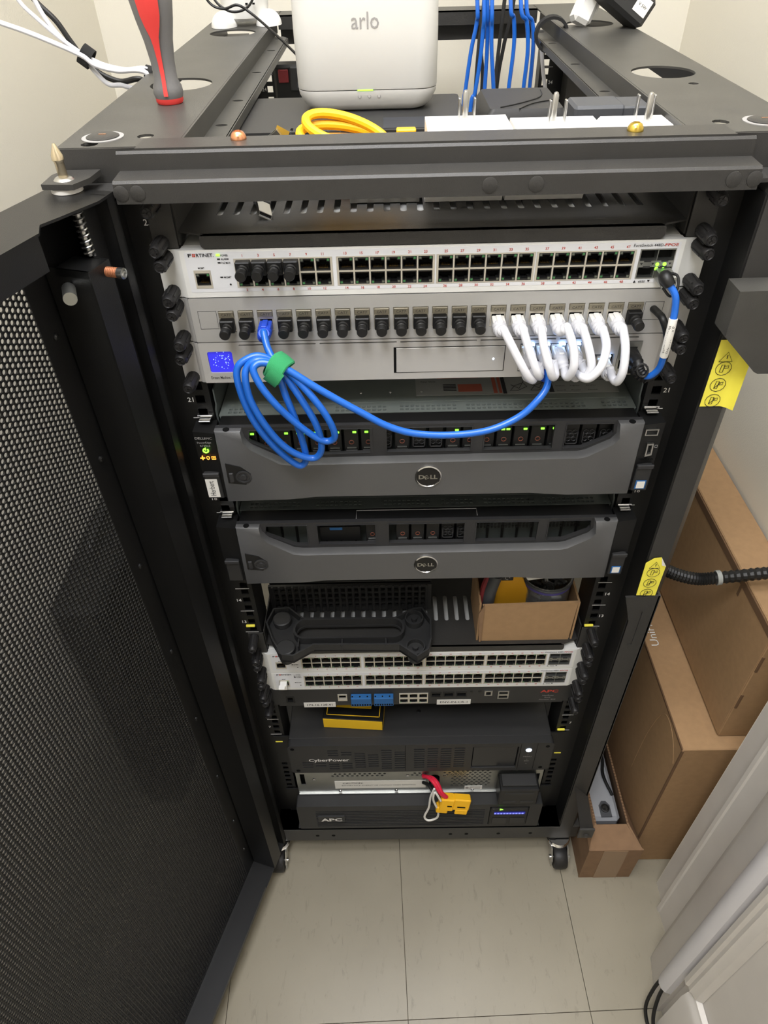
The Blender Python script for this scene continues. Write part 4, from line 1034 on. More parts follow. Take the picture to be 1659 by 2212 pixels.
# ---- yellow and black carton on the upper power backup
zc = Z0+88.2; A_, B_, C_ = at_z(697, 1553, zc+24), at_z(826, 1560, zc+24), at_z(845, 1515, zc+24)
ux = (B_-A_); ux.z = 0; wd = ux.length; ux.normalize(); uy = Vector((-ux.y, ux.x, 0))
bm_ = basis(Vector((A_.x, A_.y, zc)), ux, uy, (0, 0, 1))
t = thing('carton', 'small yellow and black printed carton on the louvred power backup', 'carton', (A_.x+40, A_.y+40, zc))
part(t, 'box', B().box(0, wd, .6, 100, 0, 26, .6, bm_), 'plastic_black')
part(t, 'front_face', B().box(.4, wd-.4, -.4, .8, .4, 24, 0, bm_), 'yellow_box'); part(t, 'side_face', B().box(wd-1, wd+.3, 4, 98, .4, 5, 0, bm_), 'yellow_box')
b = B()
for q in ((5, wd-5, 7, 8.4), (5, 6.4, 7, 90), (wd-6.4, wd-5, 7, 90)): b.box(q[0], q[1], q[2], q[3], 25.9, 26.3, 0, bm_)
part(t, 'border_print', b, 'yellow_box'); o = part(t, 'label_panel', B().box(20, wd-20, 22, 80, 25.9, 26.3, 0, bm_), 'yellow_box')
part(o, 'label_line', B().box(28, wd-28, 34, 35, 26.2, 26.5, 0, bm_), 'ink_black')
# ---- black plastic stand lying on the lower shelf
zs = S2; X0, X1 = -219, 14
t = thing('plastic_stand', 'black moulded plastic stand with long oval opening on the lower shelf', 'stand', (-110, 0, zs))
out = [(X0+8, 44), (X0+30, 46), (X0+52, 26), (X1-52, 24), (X1-26, 40), (X1-12, 42), (X1, 20), (X1-1, -14), (X1-6, -32), (X1-22, -44), (X1-46, -24), (X0+70, -22), (X0+44, -40), (X0+28, -38), (X0+12, -12), (X0, 18)]
st_ = rrect(X0+44, X1-42, -9, 20, 14, 6)
part(t, 'base_plate', B().plate(out, [st_], 4, T(0, 0, zs+17)), 'plastic_dark')
def inset(poly, d):
    o = []; n = len(poly); A = sum(poly[i-1][0]*poly[i][1]-poly[i][0]*poly[i-1][1] for i in range(n)); sgn = 1 if A > 0 else -1
    for i in range(n):
        p0, p, p1 = Vector(poly[i-1]), Vector(poly[i]), Vector(poly[(i+1) % n])
        e0 = (p-p0).normalized(); e1 = (p1-p).normalized(); n0 = Vector((-e0.y, e0.x))*sgn; n1 = Vector((-e1.y, e1.x))*sgn
        m = (n0+n1).normalized(); o.append(tuple(p+m*(d/max(.5, m.dot(n0)))))
    return o
part(t, 'outer_rim', B().plate(out, [inset(out, 2.2)], 15, T(0, 0, zs+29)), 'plastic_dark')
b = B(); b.plate(rrect(X0+40, X1-38, -12, 23, 16, 6), [rrect(X0+43, X1-41, -9.5, 20.5, 14, 6)], 14, T(0, 0, zs+30)); part(t, 'oval_rim', b, 'plastic_dark')
for x, y in ((X0+22, 26), (X0+32, -24), (X1-24, 24), (X1-24, -26)):
    o = part(t, 'corner_foot', B().lathe([(10, -24.6), (13, -4), (13, 2), (11.6, 3)] if x < -100 else [(10, -24.6), (13, -4), (13, 3), (11.4, 3), (11, -4), (4, -4), (4, 2)], T(x, y, zs+25), 22), 'plastic_dark')
b = B()
for x in (-170, -110, -50): b.box(x-.8, x+.8, 20, 26, zs+17, zs+28); b.box(x-.8, x+.8, -24, -10, zs+17, zs+28)
part(t, 'rib', b, 'plastic_dark', kind='stuff')
# ---- slotted wiring duct behind the stand
t = thing('wiring_duct', 'black slotted wiring duct standing behind the plastic stand', 'wiring duct', (-108, 75, zs))
hs = [rect(-210+i*9.6, -204.6+i*9.6, z, z+7) for i in range(23) for z in (zs+8, zs+19, zs+30, zs+41)]
part(t, 'front_wall', B().plate(rect(-218, 16, zs+.2, zs+54), hs, 4, F(0, 62, 0)), 'plastic_dark')
part(t, 'body', B().box(-218, 16, 72, 112, zs+.2, zs+52, 1), 'plastic_black')
fm = B().box(-1.5, 1.5, -.8, 1.9, -26, 27, .3).mesh('finger', V0, 'plastic_dark')
for i in range(24): inst(t, 'finger', fm, (-212.1+i*9.6, 60, zs+27.4))
# ---- small open carton with tools
t = thing('open_carton', 'small open cardboard carton with tools on the lower shelf', 'carton', (142, 35, zs))
part(t, 'front_wall', B().plate([(82, zs+.4), (206, zs+.4), (208, zs+80), (81, zs+76)], (), 3, F(0, 2, 0)), 'cardboard')
for x in (78, 210): part(t, 'side_wall', B().plate([(3, zs+.4), (82, zs+.4), (82, zs+76), (3, zs+78)], (), 2.6, Matrix(((0, 0, 1, x+1.3), (1, 0, 0, 0), (0, 1, 0, 0), (0, 0, 0, 1)))), 'cardboard')
part(t, 'back_wall', B().plate([(80, zs+.4), (209, zs+.4), (209, zs+78), (80, zs+78)], (), 2.6, F(0, 80, 0)), 'cardboard'); part(t, 'bottom', B().box(81, 208, 5, 80, zs+.4, zs+3), 'cardboard')
part(t, 'front_flap', B().plate([(76, zs+62), (83, zs+80), (83, zs+2), (80, zs+2)], (), 2, F(0, -1, 0)), 'cardboard_dark')
t = thing('stud_finder', 'yellow and black handheld tool in the small carton', 'tool', (112, 40, zs+4))
o = part(t, 'body', B().plate([(100, zs+6), (140, zs+6), (146, zs+74), (136, zs+100), (126, zs+118), (104, zs+118), (100, zs+90)], (), 26, F(0, 26, 0)), 'yellow_plastic_shaded')
part(o, 'button', B().box(106, 122, 24, 27, zs+100, zs+112, 1), 'plastic_dark'); part(o, 'button_symbol', B().tube([(114+3*math.cos(a*.5), 23.8, zs+106+3*math.sin(a*.5)) for a in range(11)], .5, 5), 'ink_grey')
part(t, 'grip', B().tube(spline([(96, 24, zs+6), (90, 20, zs+40), (91, 20, zs+80), (98, 22, zs+116)], 6), 9, 12), 'plastic_grey')
part(t, 'grip_inlay', B().tube(spline([(88, 24, zs+20), (84, 20, zs+50), (84, 22, zs+90), (90, 24, zs+112)], 6), 5, 10), 'red_dark')
t = thing('cable_tub', 'round clear tub of loose black cable parts with barcode label', 'tub', (172, 42, zs+4))
part(t, 'tub', B().lathe([(30, 0), (33, 40), (34, 92), (32.6, 92), (31.4, 40), (28.6, 3)], T(172, 43, zs+4), 30), 'clear_plastic')
o = part(t, 'lid_rim', B().tube([(172+34*math.cos(a*.2618), 43+34*math.sin(a*.2618), zs+92) for a in range(24)], 2, 8, True), 'plastic_grey')
random.seed(8); b = B()
for k in range(60):
    a, r, z = random.uniform(0, 6.28), random.uniform(0, 24), zs+12+k*1.32
    Mx = T(172+r*math.cos(a), 43+r*math.sin(a), z) @ RZ(random.uniform(0, 180)) @ RX(random.uniform(-50, 50)); b.mi(0 if k % 7 else 1); b.box(-7, 7, -2, 2, -1.6, 1.6, .4, Mx)
part(t, 'loose_parts', b, ['plastic_dark', 'steel'], kind='stuff')
b = B(); vv = []; ff = []
for i in range(11):
    a = math.radians(205+i*13); vv += [(172+34.6*math.cos(a), 43+34.6*math.sin(a), zs+86), (172+34.6*math.cos(a), 43+34.6*math.sin(a), zs+90)]
for i in range(10): ff.append((2*i, 2*i+2, 2*i+3, 2*i+1))
b.add(vv, ff); o = part(t, 'purple_label', b, 'purple_label', fix=False)
b = B(); Mx = T(152, 26, zs+112) @ RZ(8) @ RX(50); b.plate(rrect(-14, 34, -8, 9, 3), (), .4, Mx); o = part(t, 'barcode_label', b, 'label_paper')
b = B()
for k in range(20): b.box(-8+k*1.7, -8+k*1.7+(.5 if k % 3 else 1), -5, 5, 0, .15, 0, Mx)
part(o, 'barcode', b, 'ink_black', kind='stuff')
# ================================================================ cables on the front of the rack
def plug_and_boot(par, p0, p1, cm, bm, s=1., ribs=5):
    """moulded plug: body at the port p0, ribbed boot curving on to p1"""
    p0 = Vector(p0); p1 = Vector(p1)
    part(par, 'plug', B().box(p0.x-5.8, p0.x+5.8, p0.y-11, p0.y+4, p0.z-4.6, p0.z+4.2, .8), cm)
    part(par, 'latch_tab', B().box(p0.x-2.6, p0.x+2.6, p0.y-13, p0.y+1, p0.z+4.2, p0.z+6.4, .6), cm)
    a = p0+Vector((0, -8, 0)); c = a+Vector((0, -10, -1)); P = spline([a, c, p1], 9); n = len(P); R = []
    for i in range(n):
        t = i/(n-1); r = (6.6*(1-t)+4.6*t)*s; R.append(r*(1.07 if (i//2) % 2 else .97))
    part(par, 'strain_relief', B().tube(P, R, 12), bm)
def Y(p, y): return at_y(p[0], p[1], y)
WC = [
 (14, (1088, 713), [((1101, 738), -42), ((1124, 784), -52), ((1141, 814), -54), ((1152, 820), -48)], (1150, 800), (94.8, 14)),
 (15, (1130, 712), [((1142, 752), -44), ((1156, 793), -52), ((1163, 810), -52), ((1166, 812), -46)], (1166, 796), (94.8, 28.6)),
 (16, (1170, 713), [((1175, 748), -44), ((1186, 789), -54), ((1193, 813), -54), ((1199, 810), -46)], (1197, 790), (109.4, 28.6)),
 (17, (1226, 709), [((1238, 748), -46), ((1240, 789), -54), ((1230, 812), -52), ((1222, 812), -46)], (1219, 797), (124, 28.6)),
 (18, (1260, 711), [((1272, 752), -46), ((1278, 789), -54), ((1271, 806), -54), ((1264, 804), -48)], (1257, 789), (138.6, 28.6)),
 (19, (1303, 714), [((1310, 748), -48), ((1300, 789), -60), ((1277, 815), -62), ((1258, 815), -56)], (1249, 804), (138.6, 14)),
 (20, (1346, 711), [((1351, 752), -48), ((1346, 800), -56), ((1334, 824), -54), ((1324, 818), -46)], (1319, 804), (169.8, 14.4)),
]
for i, (ki, e0, mid, e1, gp) in enumerate(WC):
    p0 = Vector((KX[ki], -10, PZ+17.6)); E0 = Y(e0, -33); E1 = Y(e1, -32); p1 = Vector((gp[0], -10, GZ+gp[1]))
    t = thing('patch_cable', ORD[i]+' white patch cable from the left, looping from the patch panel to the gateway', 'cable', (E0.x, -45, GZ-4), 'short white patch cables')
    plug_and_boot(t, p0, E0, 'white_plastic', 'white_cable'); plug_and_boot(t, p1, E1, 'white_plastic', 'white_cable')
    P = [E0+(p0-E0).normalized()*2, E0]+[Y(q, yy) for q, yy in mid]+[E1, E1+Vector((0, 4, 3))]
    part(t, 'cord', B().tube(spline(P, 8), 3.9, 12), 'white_cable')
# long blue cable with the coil
t = thing('patch_cable', 'long blue patch cable coiled and tied in front of the servers', 'cable', (-110, -55, 800))
p0 = Vector((KX[2], -10, PZ+17.6)); E0 = Y((570, 720), -33); plug_and_boot(t, p0, E0, 'blue_boot', 'blue_boot')
p1 = Vector((109.4, -10, GZ+14)); E1 = Y((1184, 806), -34); plug_and_boot(t, p1, E1, 'blue_boot', 'blue_boot', .9)
hang = [((578, 752), -42), ((592, 782), -52), ((604, 815), -58), ((618, 857), -62), ((639, 909), -62), ((656, 962), -58), ((661, 993), -56), ((649, 1006), -56), ((625, 993), -58), ((590, 962), -62), ((555, 920), -64), ((530, 874), -64), ((514, 826), -62), ((512, 800), -60), ((522, 783), -58), ((553, 769), -54), ((582, 776), -54),
        ((600, 790), -56), ((620, 818), -60), ((649, 860), -64), ((681, 913), -66), ((694, 955), -64), ((691, 980), -62), ((674, 990), -62), ((639, 980), -64), ((604, 955), -66), ((569, 913), -68), ((541, 864), -68), ((530, 818), -66), ((535, 792), -62), ((556, 778), -60), ((584, 782), -58),
        ((606, 796), -60), ((630, 810), -62), ((674, 857), -68), ((706, 900), -70), ((723, 937), -68), ((716, 951), -66), ((695, 951), -66), ((660, 930), -68), ((625, 902), -70), ((593, 871), -72), ((562, 832), -70), ((547, 798), -66), ((562, 784), -62), ((590, 788), -62),
        ((621, 799), -64), ((681, 836), -66), ((730, 864), -66), ((782, 892), -66), ((834, 919), -66), ((887, 935), -66), ((950, 940), -66), ((1020, 936), -66), ((1072, 924), -64), ((1125, 898), -60), ((1160, 866), -56), ((1181, 836), -48)]
P = [E0+(p0-E0).normalized()*2, E0]+[Y(q, yy) for q, yy in hang]+[E1, E1+Vector((-1, 4, 3))]
part(t, 'cord', B().tube(spline(P, 6), 3.35, 12), 'blue_cable')
# green tie
c = Y((600, 794), -59); ax = (Y((625, 812), -61)-Y((578, 776), -56)).normalized()
Mq = Matrix.Translation(c) @ ax.to_track_quat('Z', 'Y').to_matrix().to_4x4()
b = B(); n = 30; rx, ry = 11.5, 11.0; vv = []; ff = []
for i in range(n):
    a = 2*math.pi*i/n; wb = 1+.05*math.sin(3*a)
    for rr, h in ((1, -7), (1.1, -8.2), (1.2, -7), (1.24, 0), (1.2, 7), (1.1, 8.2), (1, 7)): vv.append((rx*rr*wb*math.cos(a), ry*rr*wb*math.sin(a), h+1.6*math.sin(2*a+.4)))
for i in range(n):
    j = (i+1) % n
    for k in range(7): ff.append((i*7+k, j*7+k, j*7+(k+1) % 7, i*7+(k+1) % 7))
b.add(vv, ff, Mq); tie = thing('cable_tie', 'green hook and loop tie around the blue cable coil', 'cable tie', c-Vector((0, 0, 14))); part(tie, 'band', b, 'velcro_green')
vv = []; ff = []
for i in range(9):
    a = math.radians(150+i*12); r0 = 13.9+i*.12
    for rr, h in ((0, -6), (1.3, -6.5), (1.3, 6.5), (0, 6)): vv.append(((r0+rr)*math.cos(a), (r0+rr)*math.sin(a), h+2))
for i in range(8):
    for k in range(4): ff.append((i*4+k, i*4+4+k, i*4+4+(k+1) % 4, i*4+(k+1) % 4))
ff += [(0, 1, 2, 3), (35, 34, 33, 32)]
part(tie, 'overlap_tail', B().add(vv, ff, Mq), 'velcro_green')
# direct attach cable with white marker, right side
t = thing('fibre_cable', 'short blue cable with printed white sleeve on the right of the rack', 'cable', Y((1440, 740), -45))
sp = Vector((205.6, -8, SW+14.4))
b = B().box(198.8, 212.4, -26, -4, SW+10, SW+19.4, .8); b.box(199.6, 211.6, -30, -24, SW+9, SW+12, .5); part(t, 'module', b, 'steel_satin')
P = spline([(205, -22, SW+14), Y((1437, 598), -38), Y((1448, 618), -44)], 6); part(t, 'strain_relief', B().tube(P, [6.5-.15*i for i in range(len(P))], 12), 'plastic_black')
part(t, 'pull_loop', B().tube(spline([Y((1432, 590), -26), Y((1462, 594), -34), Y((1464, 620), -40), Y((1448, 640), -42), Y((1432, 622), -40)], 6), 1.2, 8), 'plastic_black')
mid = [((1448, 618), -44), ((1459, 640), -48), ((1458, 670), -50), ((1452, 700), -52), ((1443, 735), -52), ((1435, 765), -50), ((1424, 795), -46), ((1405, 812), -42), ((1388, 812), -38)]
C3 = spline([Y(q, yy) for q, yy in mid], 8); part(t, 'cord', B().tube(C3, 3.0, 12), 'blue_cable')
seg = C3[21:42]; o = part(t, 'marker_sleeve', B().tube(seg, 3.7, 14), 'label_paper', 'white printed sleeve')
b = B()
for s_, off in (('0.5 m, 30AWG', 1.4), ('MPN: A1DP08016', -1.4)):
    L0, L1 = seg[1], seg[-2]; dx = (L1-L0).normalized(); nn = (CAM-(L0+L1)/2); nn = (nn-dx*nn.dot(dx)).normalized(); dy = nn.cross(dx)
    b.text(s_, basis((L0+L1)/2+nn*4.4+dy*(off-.6), dx, dy, nn), 2.6, (L1-L0).length*.8, 'CENTER')
part(o, 'sleeve_lettering', b, 'ink_black', smooth=0)
P = spline([Y((1395, 813), -40), Y((1382, 800), -36), Y((1376, 780), -30), (192.5, -14, GZ+26)], 6)
part(t, 'lower_boot', B().tube(P, [3.6+(.7 if i % 2 else 0)+.12*i for i in range(len(P))], 12), 'plastic_black')
part(t, 'lower_module', B().box(185.6, 199.4, -24, -3, GZ+21.8, GZ+30.8, .8), 'plastic_black')
t = thing('fibre_cable', 'black cable looping from the patch panel down to the gateway corner', 'cable', Y((1430, 760), -34))
pts = [(206, -5.6, PZ+25), (207, -18, PZ+26), Y((1432, 690), -30), Y((1441, 725), -34), Y((1436, 770), -36), Y((1418, 806), -36), Y((1396, 818), -36), Y((1376, 806), -32), (193, -16, GZ+12)]
part(t, 'cord', B().tube(spline(pts, 8), 3.3, 12), 'plastic_black')
P = spline([Y((1398, 818), -36), Y((1380, 810), -33), Y((1368, 795), -28), (193, -14, GZ+12)], 6)
part(t, 'ribbed_boot', B().tube(P, [4.6+(.9 if i % 2 else 0) for i in range(len(P))], 12), 'plastic_black')
part(t, 'tie_ring', B().tube([Y((1388+12*math.cos(a*.5236), 800+14*math.sin(a*.5236)), -44) for a in range(12)], 1.0, 6, True), 'plastic_dark')

# ================================================================ things on top of the rack
# white smart hub with its black box
zd = 1122.0
t = thing('network_recorder', 'flat black box under the white hub on the upper shelf', 'recorder', (-75, 216, S1))
sl = [rrect(-130+i*12-1.4, -130+i*12+1.4, 146, 158, 1.3, 2) for i in range(7)]
part(t, 'case', B().plate(rrect(-192, 44, 142, 292, 5), sl, 40, T(0, 0, zd)), 'plastic_dark')
b = B()
for i in range(7): b.tube([(-130+i*12, 146, zd+.3), (-130+i*12, 141.4, zd+.2), (-130+i*12, 141.4, zd-7)], .7, 5)
part(t, 'vent_slots', b, 'plastic_grey', kind='stuff')
br = mat('brushed_dark', (70, 74, 84), .35, metal=.5, noise=.5, nscale=8, stretch=(3, 60, 60)); K['brushed'] = br
part(t, 'brushed_panel', B().box(-40, 42, 148, 190, zd, zd+.4), 'brushed')
hy = 214.0
t = thing('smart_hub', 'white rounded smart home hub standing on the black box', 'hub', (-58, hy+30, zd))
def rsq(w, d, r, n=6): return rrect(-w, w, -d, d, r, n)
b = B(); secs = [(0, 59, 22, 16), (2, 62, 25, 18), (8, 68, 29, 20), (18, 72, 31, 21), (22, 72.6, 31.5, 21)]
def hull(secs, c):
    b = B(); vs = []; fs = []
    for h, w, d, r in secs:
        vs += [(c[0]+x, c[1]+y, c[2]+h) for x, y in rsq(w, d, r)]
    n = len(rsq(10, 10, 2))
    for j in range(len(secs)-1):
        for i in range(n): fs.append((j*n+i, j*n+(i+1) % n, (j+1)*n+(i+1) % n, (j+1)*n+i))
    fs.append(list(range(n))[::-1]); fs.append([(len(secs)-1)*n+i for i in range(n)])
    return b.add(vs, fs)
hc = Vector((-56, hy+31, zd))
part(t, 'lower_shell', hull([(.4, 57, 20, 14), (2, 61, 24, 17), (7, 67, 28, 19), (16, 71.5, 31, 20), (20, 72, 31.2, 20)], hc), 'arlo_white')
part(t, 'upper_shell', hull([(20.8, 72, 31.2, 20), (22, 72.4, 31.6, 20), (70, 72.6, 32, 20), (128, 71.6, 31, 20), (140, 68, 28, 18), (144, 60, 22, 14)], hc), 'arlo_white')
yf = hc.y-31.9
part(t, 'brand_lettering', B().text('arlo', F(-56, yf-.5, zd+73), 20, 27, 'CENTER'), 'ink_grey', smooth=0)
part(t, 'status_light', B().box(-66, -50, yf+.2, yf+1.4, zd+20, zd+21), 'led_green', 'lit green status bar')
b = B()
for x in (-64, -54, -44): b.tube([(x+1.6*math.cos(a*.7), yf+1.2, zd+15+1.6*math.sin(a*.7)) for a in range(9)], .3, 4, True)
part(t, 'front_symbols', b, 'ink_grey', kind='stuff')
# three white adapters with upright prongs
PRF = [(62, S1+.3), (84, S1+.3), (84, 1144), (82, 1146), (28, 1146), (26, 1144), (26, 1136)]
for k, (x0, x1, y1, bl, gr) in enumerate(((-3, 68, 84, [(25, 62), (38, 62)], (31.5, 74)), (70.5, 142, 72, [(99, 46), (112, 46)], (105.5, 58)), (145.5, 203, 70, [(175, 58), (188, 57)], (182, 48)))):
    t = thing('power_adapter', ('left white power adapter lying with its prongs upward', 'middle white power adapter with its prongs upward', 'right white power adapter beside the brass bolt, prongs upward')[k], 'power adapter', ((x0+x1)/2, 60, S1 if k < 2 else 1132.2), 'white power adapters on the shelf')
    if k < 2: b = B().plate([(y if y < 70 else y-84+y1, z) for y, z in PRF], (), x1-x0, Matrix(((0, 0, 1, x1), (1, 0, 0, 0), (0, 1, 0, 0), (0, 0, 0, 1))))
    else: b = B().box(x0, x1, 33, 70, 1132.3, 1146, 2.5)
    part(t, 'body', b, 'white_adapter')
    for x, y in bl: part(t, 'blade', B().box(x-.8, x+.8, y-3, y+3, 1145, 1164, .4), 'steel')
    part(t, 'ground_prong', B().lathe([(2.5, 0), (2.5, 20), (1.6, 22), (.4, 22.5)], T(gr[0], gr[1], 1145), 12), 'steel')
# dark brick with embossed swirl, grey block
t = thing('power_brick', 'black power brick with embossed swirl behind the white adapters', 'power brick', (110, 225, S1))
part(t, 'body', hull([(0, 44, 54, 6), (36, 44, 54, 6), (47, 37, 48, 5)], Vector((106, 238, S1+.3))), 'plastic_dark')
b = B().tube(spline([(80, 196, 1127.6), (105, 214, 1127.8), (128, 240, 1127.8), (134, 276, 1127.6)], 6), .6, 5); b.tube(spline([(98, 188, 1127.6), (116, 210, 1127.8), (146, 228, 1127.6)], 6), .6, 5); part(t, 'swirl', b, 'plastic_black')
t = thing('power_brick', 'slate grey flat block behind the right white adapter', 'power brick', (160, 120, S1))
part(t, 'body', B().box(133, 179, 100, 140, S1+.3, 1147, 2.5), 'plastic_grey'); part(t, 'end_cap', B().box(177, 202, 100, 140, 1133, 1146, 1.5), 'plastic_grey')
# yellow cable coil
t = thing('network_cable', 'coiled yellow cable lying between the recorder and the beam', 'cable', (-60, 95, S1))
P = []
for i in range(66):
    a = i*2*math.pi/13.1; k = i/65
    P.append((-70+(40-6*math.sin(i*.37))*math.cos(a), 92+(18+5*math.cos(i*.5))*math.sin(a), S1+14+k*44+12*math.sin(a*.5+i*.21)*k+9*math.sin(a)*(.3+k)))
part(t, 'cord', B().tube(spline(P, 3), 4.2, 10), 'yellow_cable')
part(t, 'end_plug', B().box(-28, -10, 96, 106, S1+44, S1+53, 1, None), 'yellow_cable')
# usb leads
def usb(label, M, shell):
    t = thing('usb_plug', label, 'usb plug', M.translation, 'loose usb plugs on the upper shelf')
    b = B().plate(rect(-6, 6, -2.3, 2.3), [rect(-5.3, 5.3, -1.6, 1.6)], 14, M); part(t, 'shell', b, shell)
    part(t, 'tongue', B().box(-5, 5, -1.4, .1, -12, -1.5, 0, M), 'plastic_black'); part(t, 'grip', B().box(-7.6, 7.6, -4.4, 4.4, -40, -14, 1.5, M), 'plastic_black')
    return t
c = Y((573, 466), 26); usb('silver usb plug pointing out over the shelf edge under the beam', basis(c, Vector((.86, -.1, -.35)).normalized(), Vector((.28, .45, .85)).normalized(), Vector((.22, -.88, -.42)).normalized()), 'steel')
c = Y((612, 278), 84); usb('gold usb plug showing above the beam beside the copper bolt', basis(c, Vector((.8, .05, -.45)).normalized(), Vector((.2, -.9, .3)).normalized(), Vector((.42, .3, .82)).normalized()), 'gold')
c = Y((588, 287), 80); t = usb('silver usb plug leaning next to the gold one', basis(c, Vector((.75, -.2, .55)).normalized(), Vector((.1, .95, .2)).normalized(), Vector((-.55, -.1, .75)).normalized()), 'steel')
# silver edged device under the beam
t = thing('usb_dock', 'slim silver edged device lying on the upper shelf under the beam', 'dock', (-20, 85, S1))
part(t, 'body', B().box(-72, -8, 62, 72, S1+.3, S1+9, 1.5), 'plastic_black'); part(t, 'metal_edge', B().box(-72, -8, 60.6, 62, S1+1, S1+8, .4), 'steel')
# screwdriver standing on its butt
t = thing('screwdriver', 'red and grey screwdriver handle standing upright on the left top plate', 'screwdriver', (-242, 146, ZT))
pr = [(11.6, 0), (12.6, 1.5), (12.8, 5)]; part(t, 'butt_ring', B().lathe(pr, T(-242, 146, ZT+.2), 24), 'red_rubber')
lob = B(); prof = [(12.8, 5), (13.8, 9), (13.2, 14), (10.6, 20), (10.6, 34), (12.6, 50), (16, 66), (18.6, 82), (19.2, 100), (18, 116), (15, 128), (10, 136), (8, 140)]
n = 36; vs = []; fs = []
for r, h in prof:
    for i in range(n):
        a = 2*math.pi*i/n; q = 1+.07*math.cos(3*a+.5)*min(1, max(0, (h-14)/20)); vs.append((-242+r*q*math.cos(a), 146+r*q*math.sin(a), ZT+h))
m = len(prof)
for j in range(m-1):
    for i in range(n): fs.append((j*n+i, j*n+(i+1) % n, (j+1)*n+(i+1) % n, (j+1)*n+i))
fs.append(list(range(n))[::-1]); fs.append([(m-1)*n+i for i in range(n)])
part(t, 'grip', lob.add(vs, fs), 'grip_grey')
def rad(h):
    for (r0, h0), (r1, h1) in zip(prof, prof[1:]):
        if h0 <= h <= h1: return r0+(r1-r0)*(h-h0)/(h1-h0)
    return 8
b = B(); vs = []; fs = []; hs_ = [8, 16, 22, 34, 46, 54, 62, 70, 82, 100, 116, 126]; ws = [1.8, 1.6, 1.6, 1.8, 2.4, 3.4, 6, 8.0, 9.2, 9.2, 8, 6]
for h, w in zip(hs_, ws):
    for k in range(7):
        a = math.radians(-86)+(k/6-.5)*2*min(1.2, w/rad(h)); rr = rad(h)*1.09+.4; vs.append((-242+rr*math.cos(a), 146+rr*math.sin(a), ZT+h))
for j in range(len(hs_)-1):
    for k in range(6): fs.append((j*7+k, j*7+k+1, (j+1)*7+k+1, (j+1)*7+k))
part(t, 'red_inlay', b.add(vs, fs), 'red_rubber', smooth=60)
part(t, 'shank', B().cyl((-242, 146, ZT+138), (-242, 146, ZT+250), 3.2), 'steel')
# white two-footed camera at the rear left
cc = Vector((-241, 652, ZT))
t = thing('indoor_camera', 'white two footed camera standing at the rear left of the rack top', 'camera', cc)
part(t, 'body', B().lathe([(26, 6), (31, 10), (34, 22), (36, 38), (35, 60), (30, 86), (20, 104), (6, 110)], T(cc.x, cc.y, cc.z), 28), 'white_plastic')
for dx, dy in ((-30, -22), (34, -12)):
    part(t, 'foot', B().ball((cc.x+dx, cc.y+dy, ZT+.4), 19, 24, 19, 18, 8, bot=0.), 'white_plastic')
part(t, 'lens', B().lathe([(14, 0), (15, 4), (12, 7), (8, 7.4)], Matrix.Translation((cc.x-16, cc.y-26, ZT+62)) @ RX(100) @ RY(-20), 20), 'plastic_black')
b = B()
for dx in (8, 18): b.box(cc.x+dx-1.6, cc.x+dx+1.6, cc.y-35.8, cc.y-33, ZT+27, ZT+29)
part(t, 'eye_slots', b, 'void', kind='stuff')
P = [(-566, cc.y+40, ZT+330), (-440, cc.y-20, ZT+190), (cc.x-62, cc.y-60, ZT+70), (cc.x-40, cc.y-62, ZT+34), (cc.x-20, cc.y-64, ZT+26), (cc.x, cc.y-66, ZT+30), (cc.x+18, cc.y-66, ZT+20), (cc.x+45, cc.y-90, ZT+4), (cc.x+72, cc.y-130, ZT-10), (cc.x+98, cc.y-180, ZT-24), (cc.x+116, cc.y-230, ZT-40)]
solid('charging_cord', B().tube(spline(P, 8), 1.7, 8), 'plastic_black', 'thin black cord running from the white camera towards the hub', 'cord')
P = [(-566, cc.y+60, ZT+420), (-400, cc.y-10, ZT+230), (cc.x-34, cc.y-44, ZT+78), (cc.x-36, cc.y-50, ZT+40), (cc.x-14, cc.y-54, ZT+22), (cc.x+12, cc.y-50, ZT+26), (cc.x+26, cc.y-44, ZT+50), (cc.x+30, cc.y-38, ZT+90)]
solid('loop_cord', B().tube(spline(P, 8), 1.7, 8), 'plastic_black', 'thin black cord looped around the front of the white camera', 'cord')
P = [(cc.x+50, cc.y+10, ZT+60), (cc.x+66, cc.y+6, ZT+36), (cc.x+80, cc.y, ZT+6), (cc.x+92, cc.y-30, ZT-40), (cc.x+94, cc.y-60, ZT-100)]
solid('white_cord', B().tube(spline(P, 8), 2.4, 8), 'white_cable', 'white cord dropping behind the hub from the camera', 'cord')
# white and black leads entering from the upper left, held by a tie
Yl = 300
lead = [([(-60, 20), (0, 45), (60, 66), (120, 90), (185, 119), (215, 140), (260, 152), (326, 158), (345, 190)], 'white_cable', 2.7, 'front white braided lead entering from the upper left'),
        ([(20, -60), (50, 0), (90, 40), (140, 82), (185, 114), (230, 138), (280, 150), (330, 152), (350, 185)], 'white_cable', 2.2, 'rear white lead of the bundle at the upper left'),
        ([(60, -60), (85, 0), (115, 50), (150, 90), (188, 122), (215, 155), (245, 182), (280, 186), (335, 176)], 'white_cable', 2.5, 'white lead drooping lowest at the upper left'),
        ([(40, -60), (85, 0), (130, 44), (160, 86), (192, 128), (225, 158), (270, 176), (315, 172), (350, 190)], 'plastic_black', 3.0, 'black lead among the white leads at the upper left')]
for k, (pp_, m_, r_, lb) in enumerate(lead):
    P = [Y(q, Yl+k*5-8) for q in pp_]; P = [p+Vector((-5, 0, 0)) for p in P]; P[-1] = Vector((-309, Yl+k*7, 1118)); P.append(Vector((-309-k, Yl+20+k*7, 1040)))
    solid('hanging_lead', B().tube(spline(P, 8), r_, 10), m_, lb, 'cable', 'leads entering at the upper left')
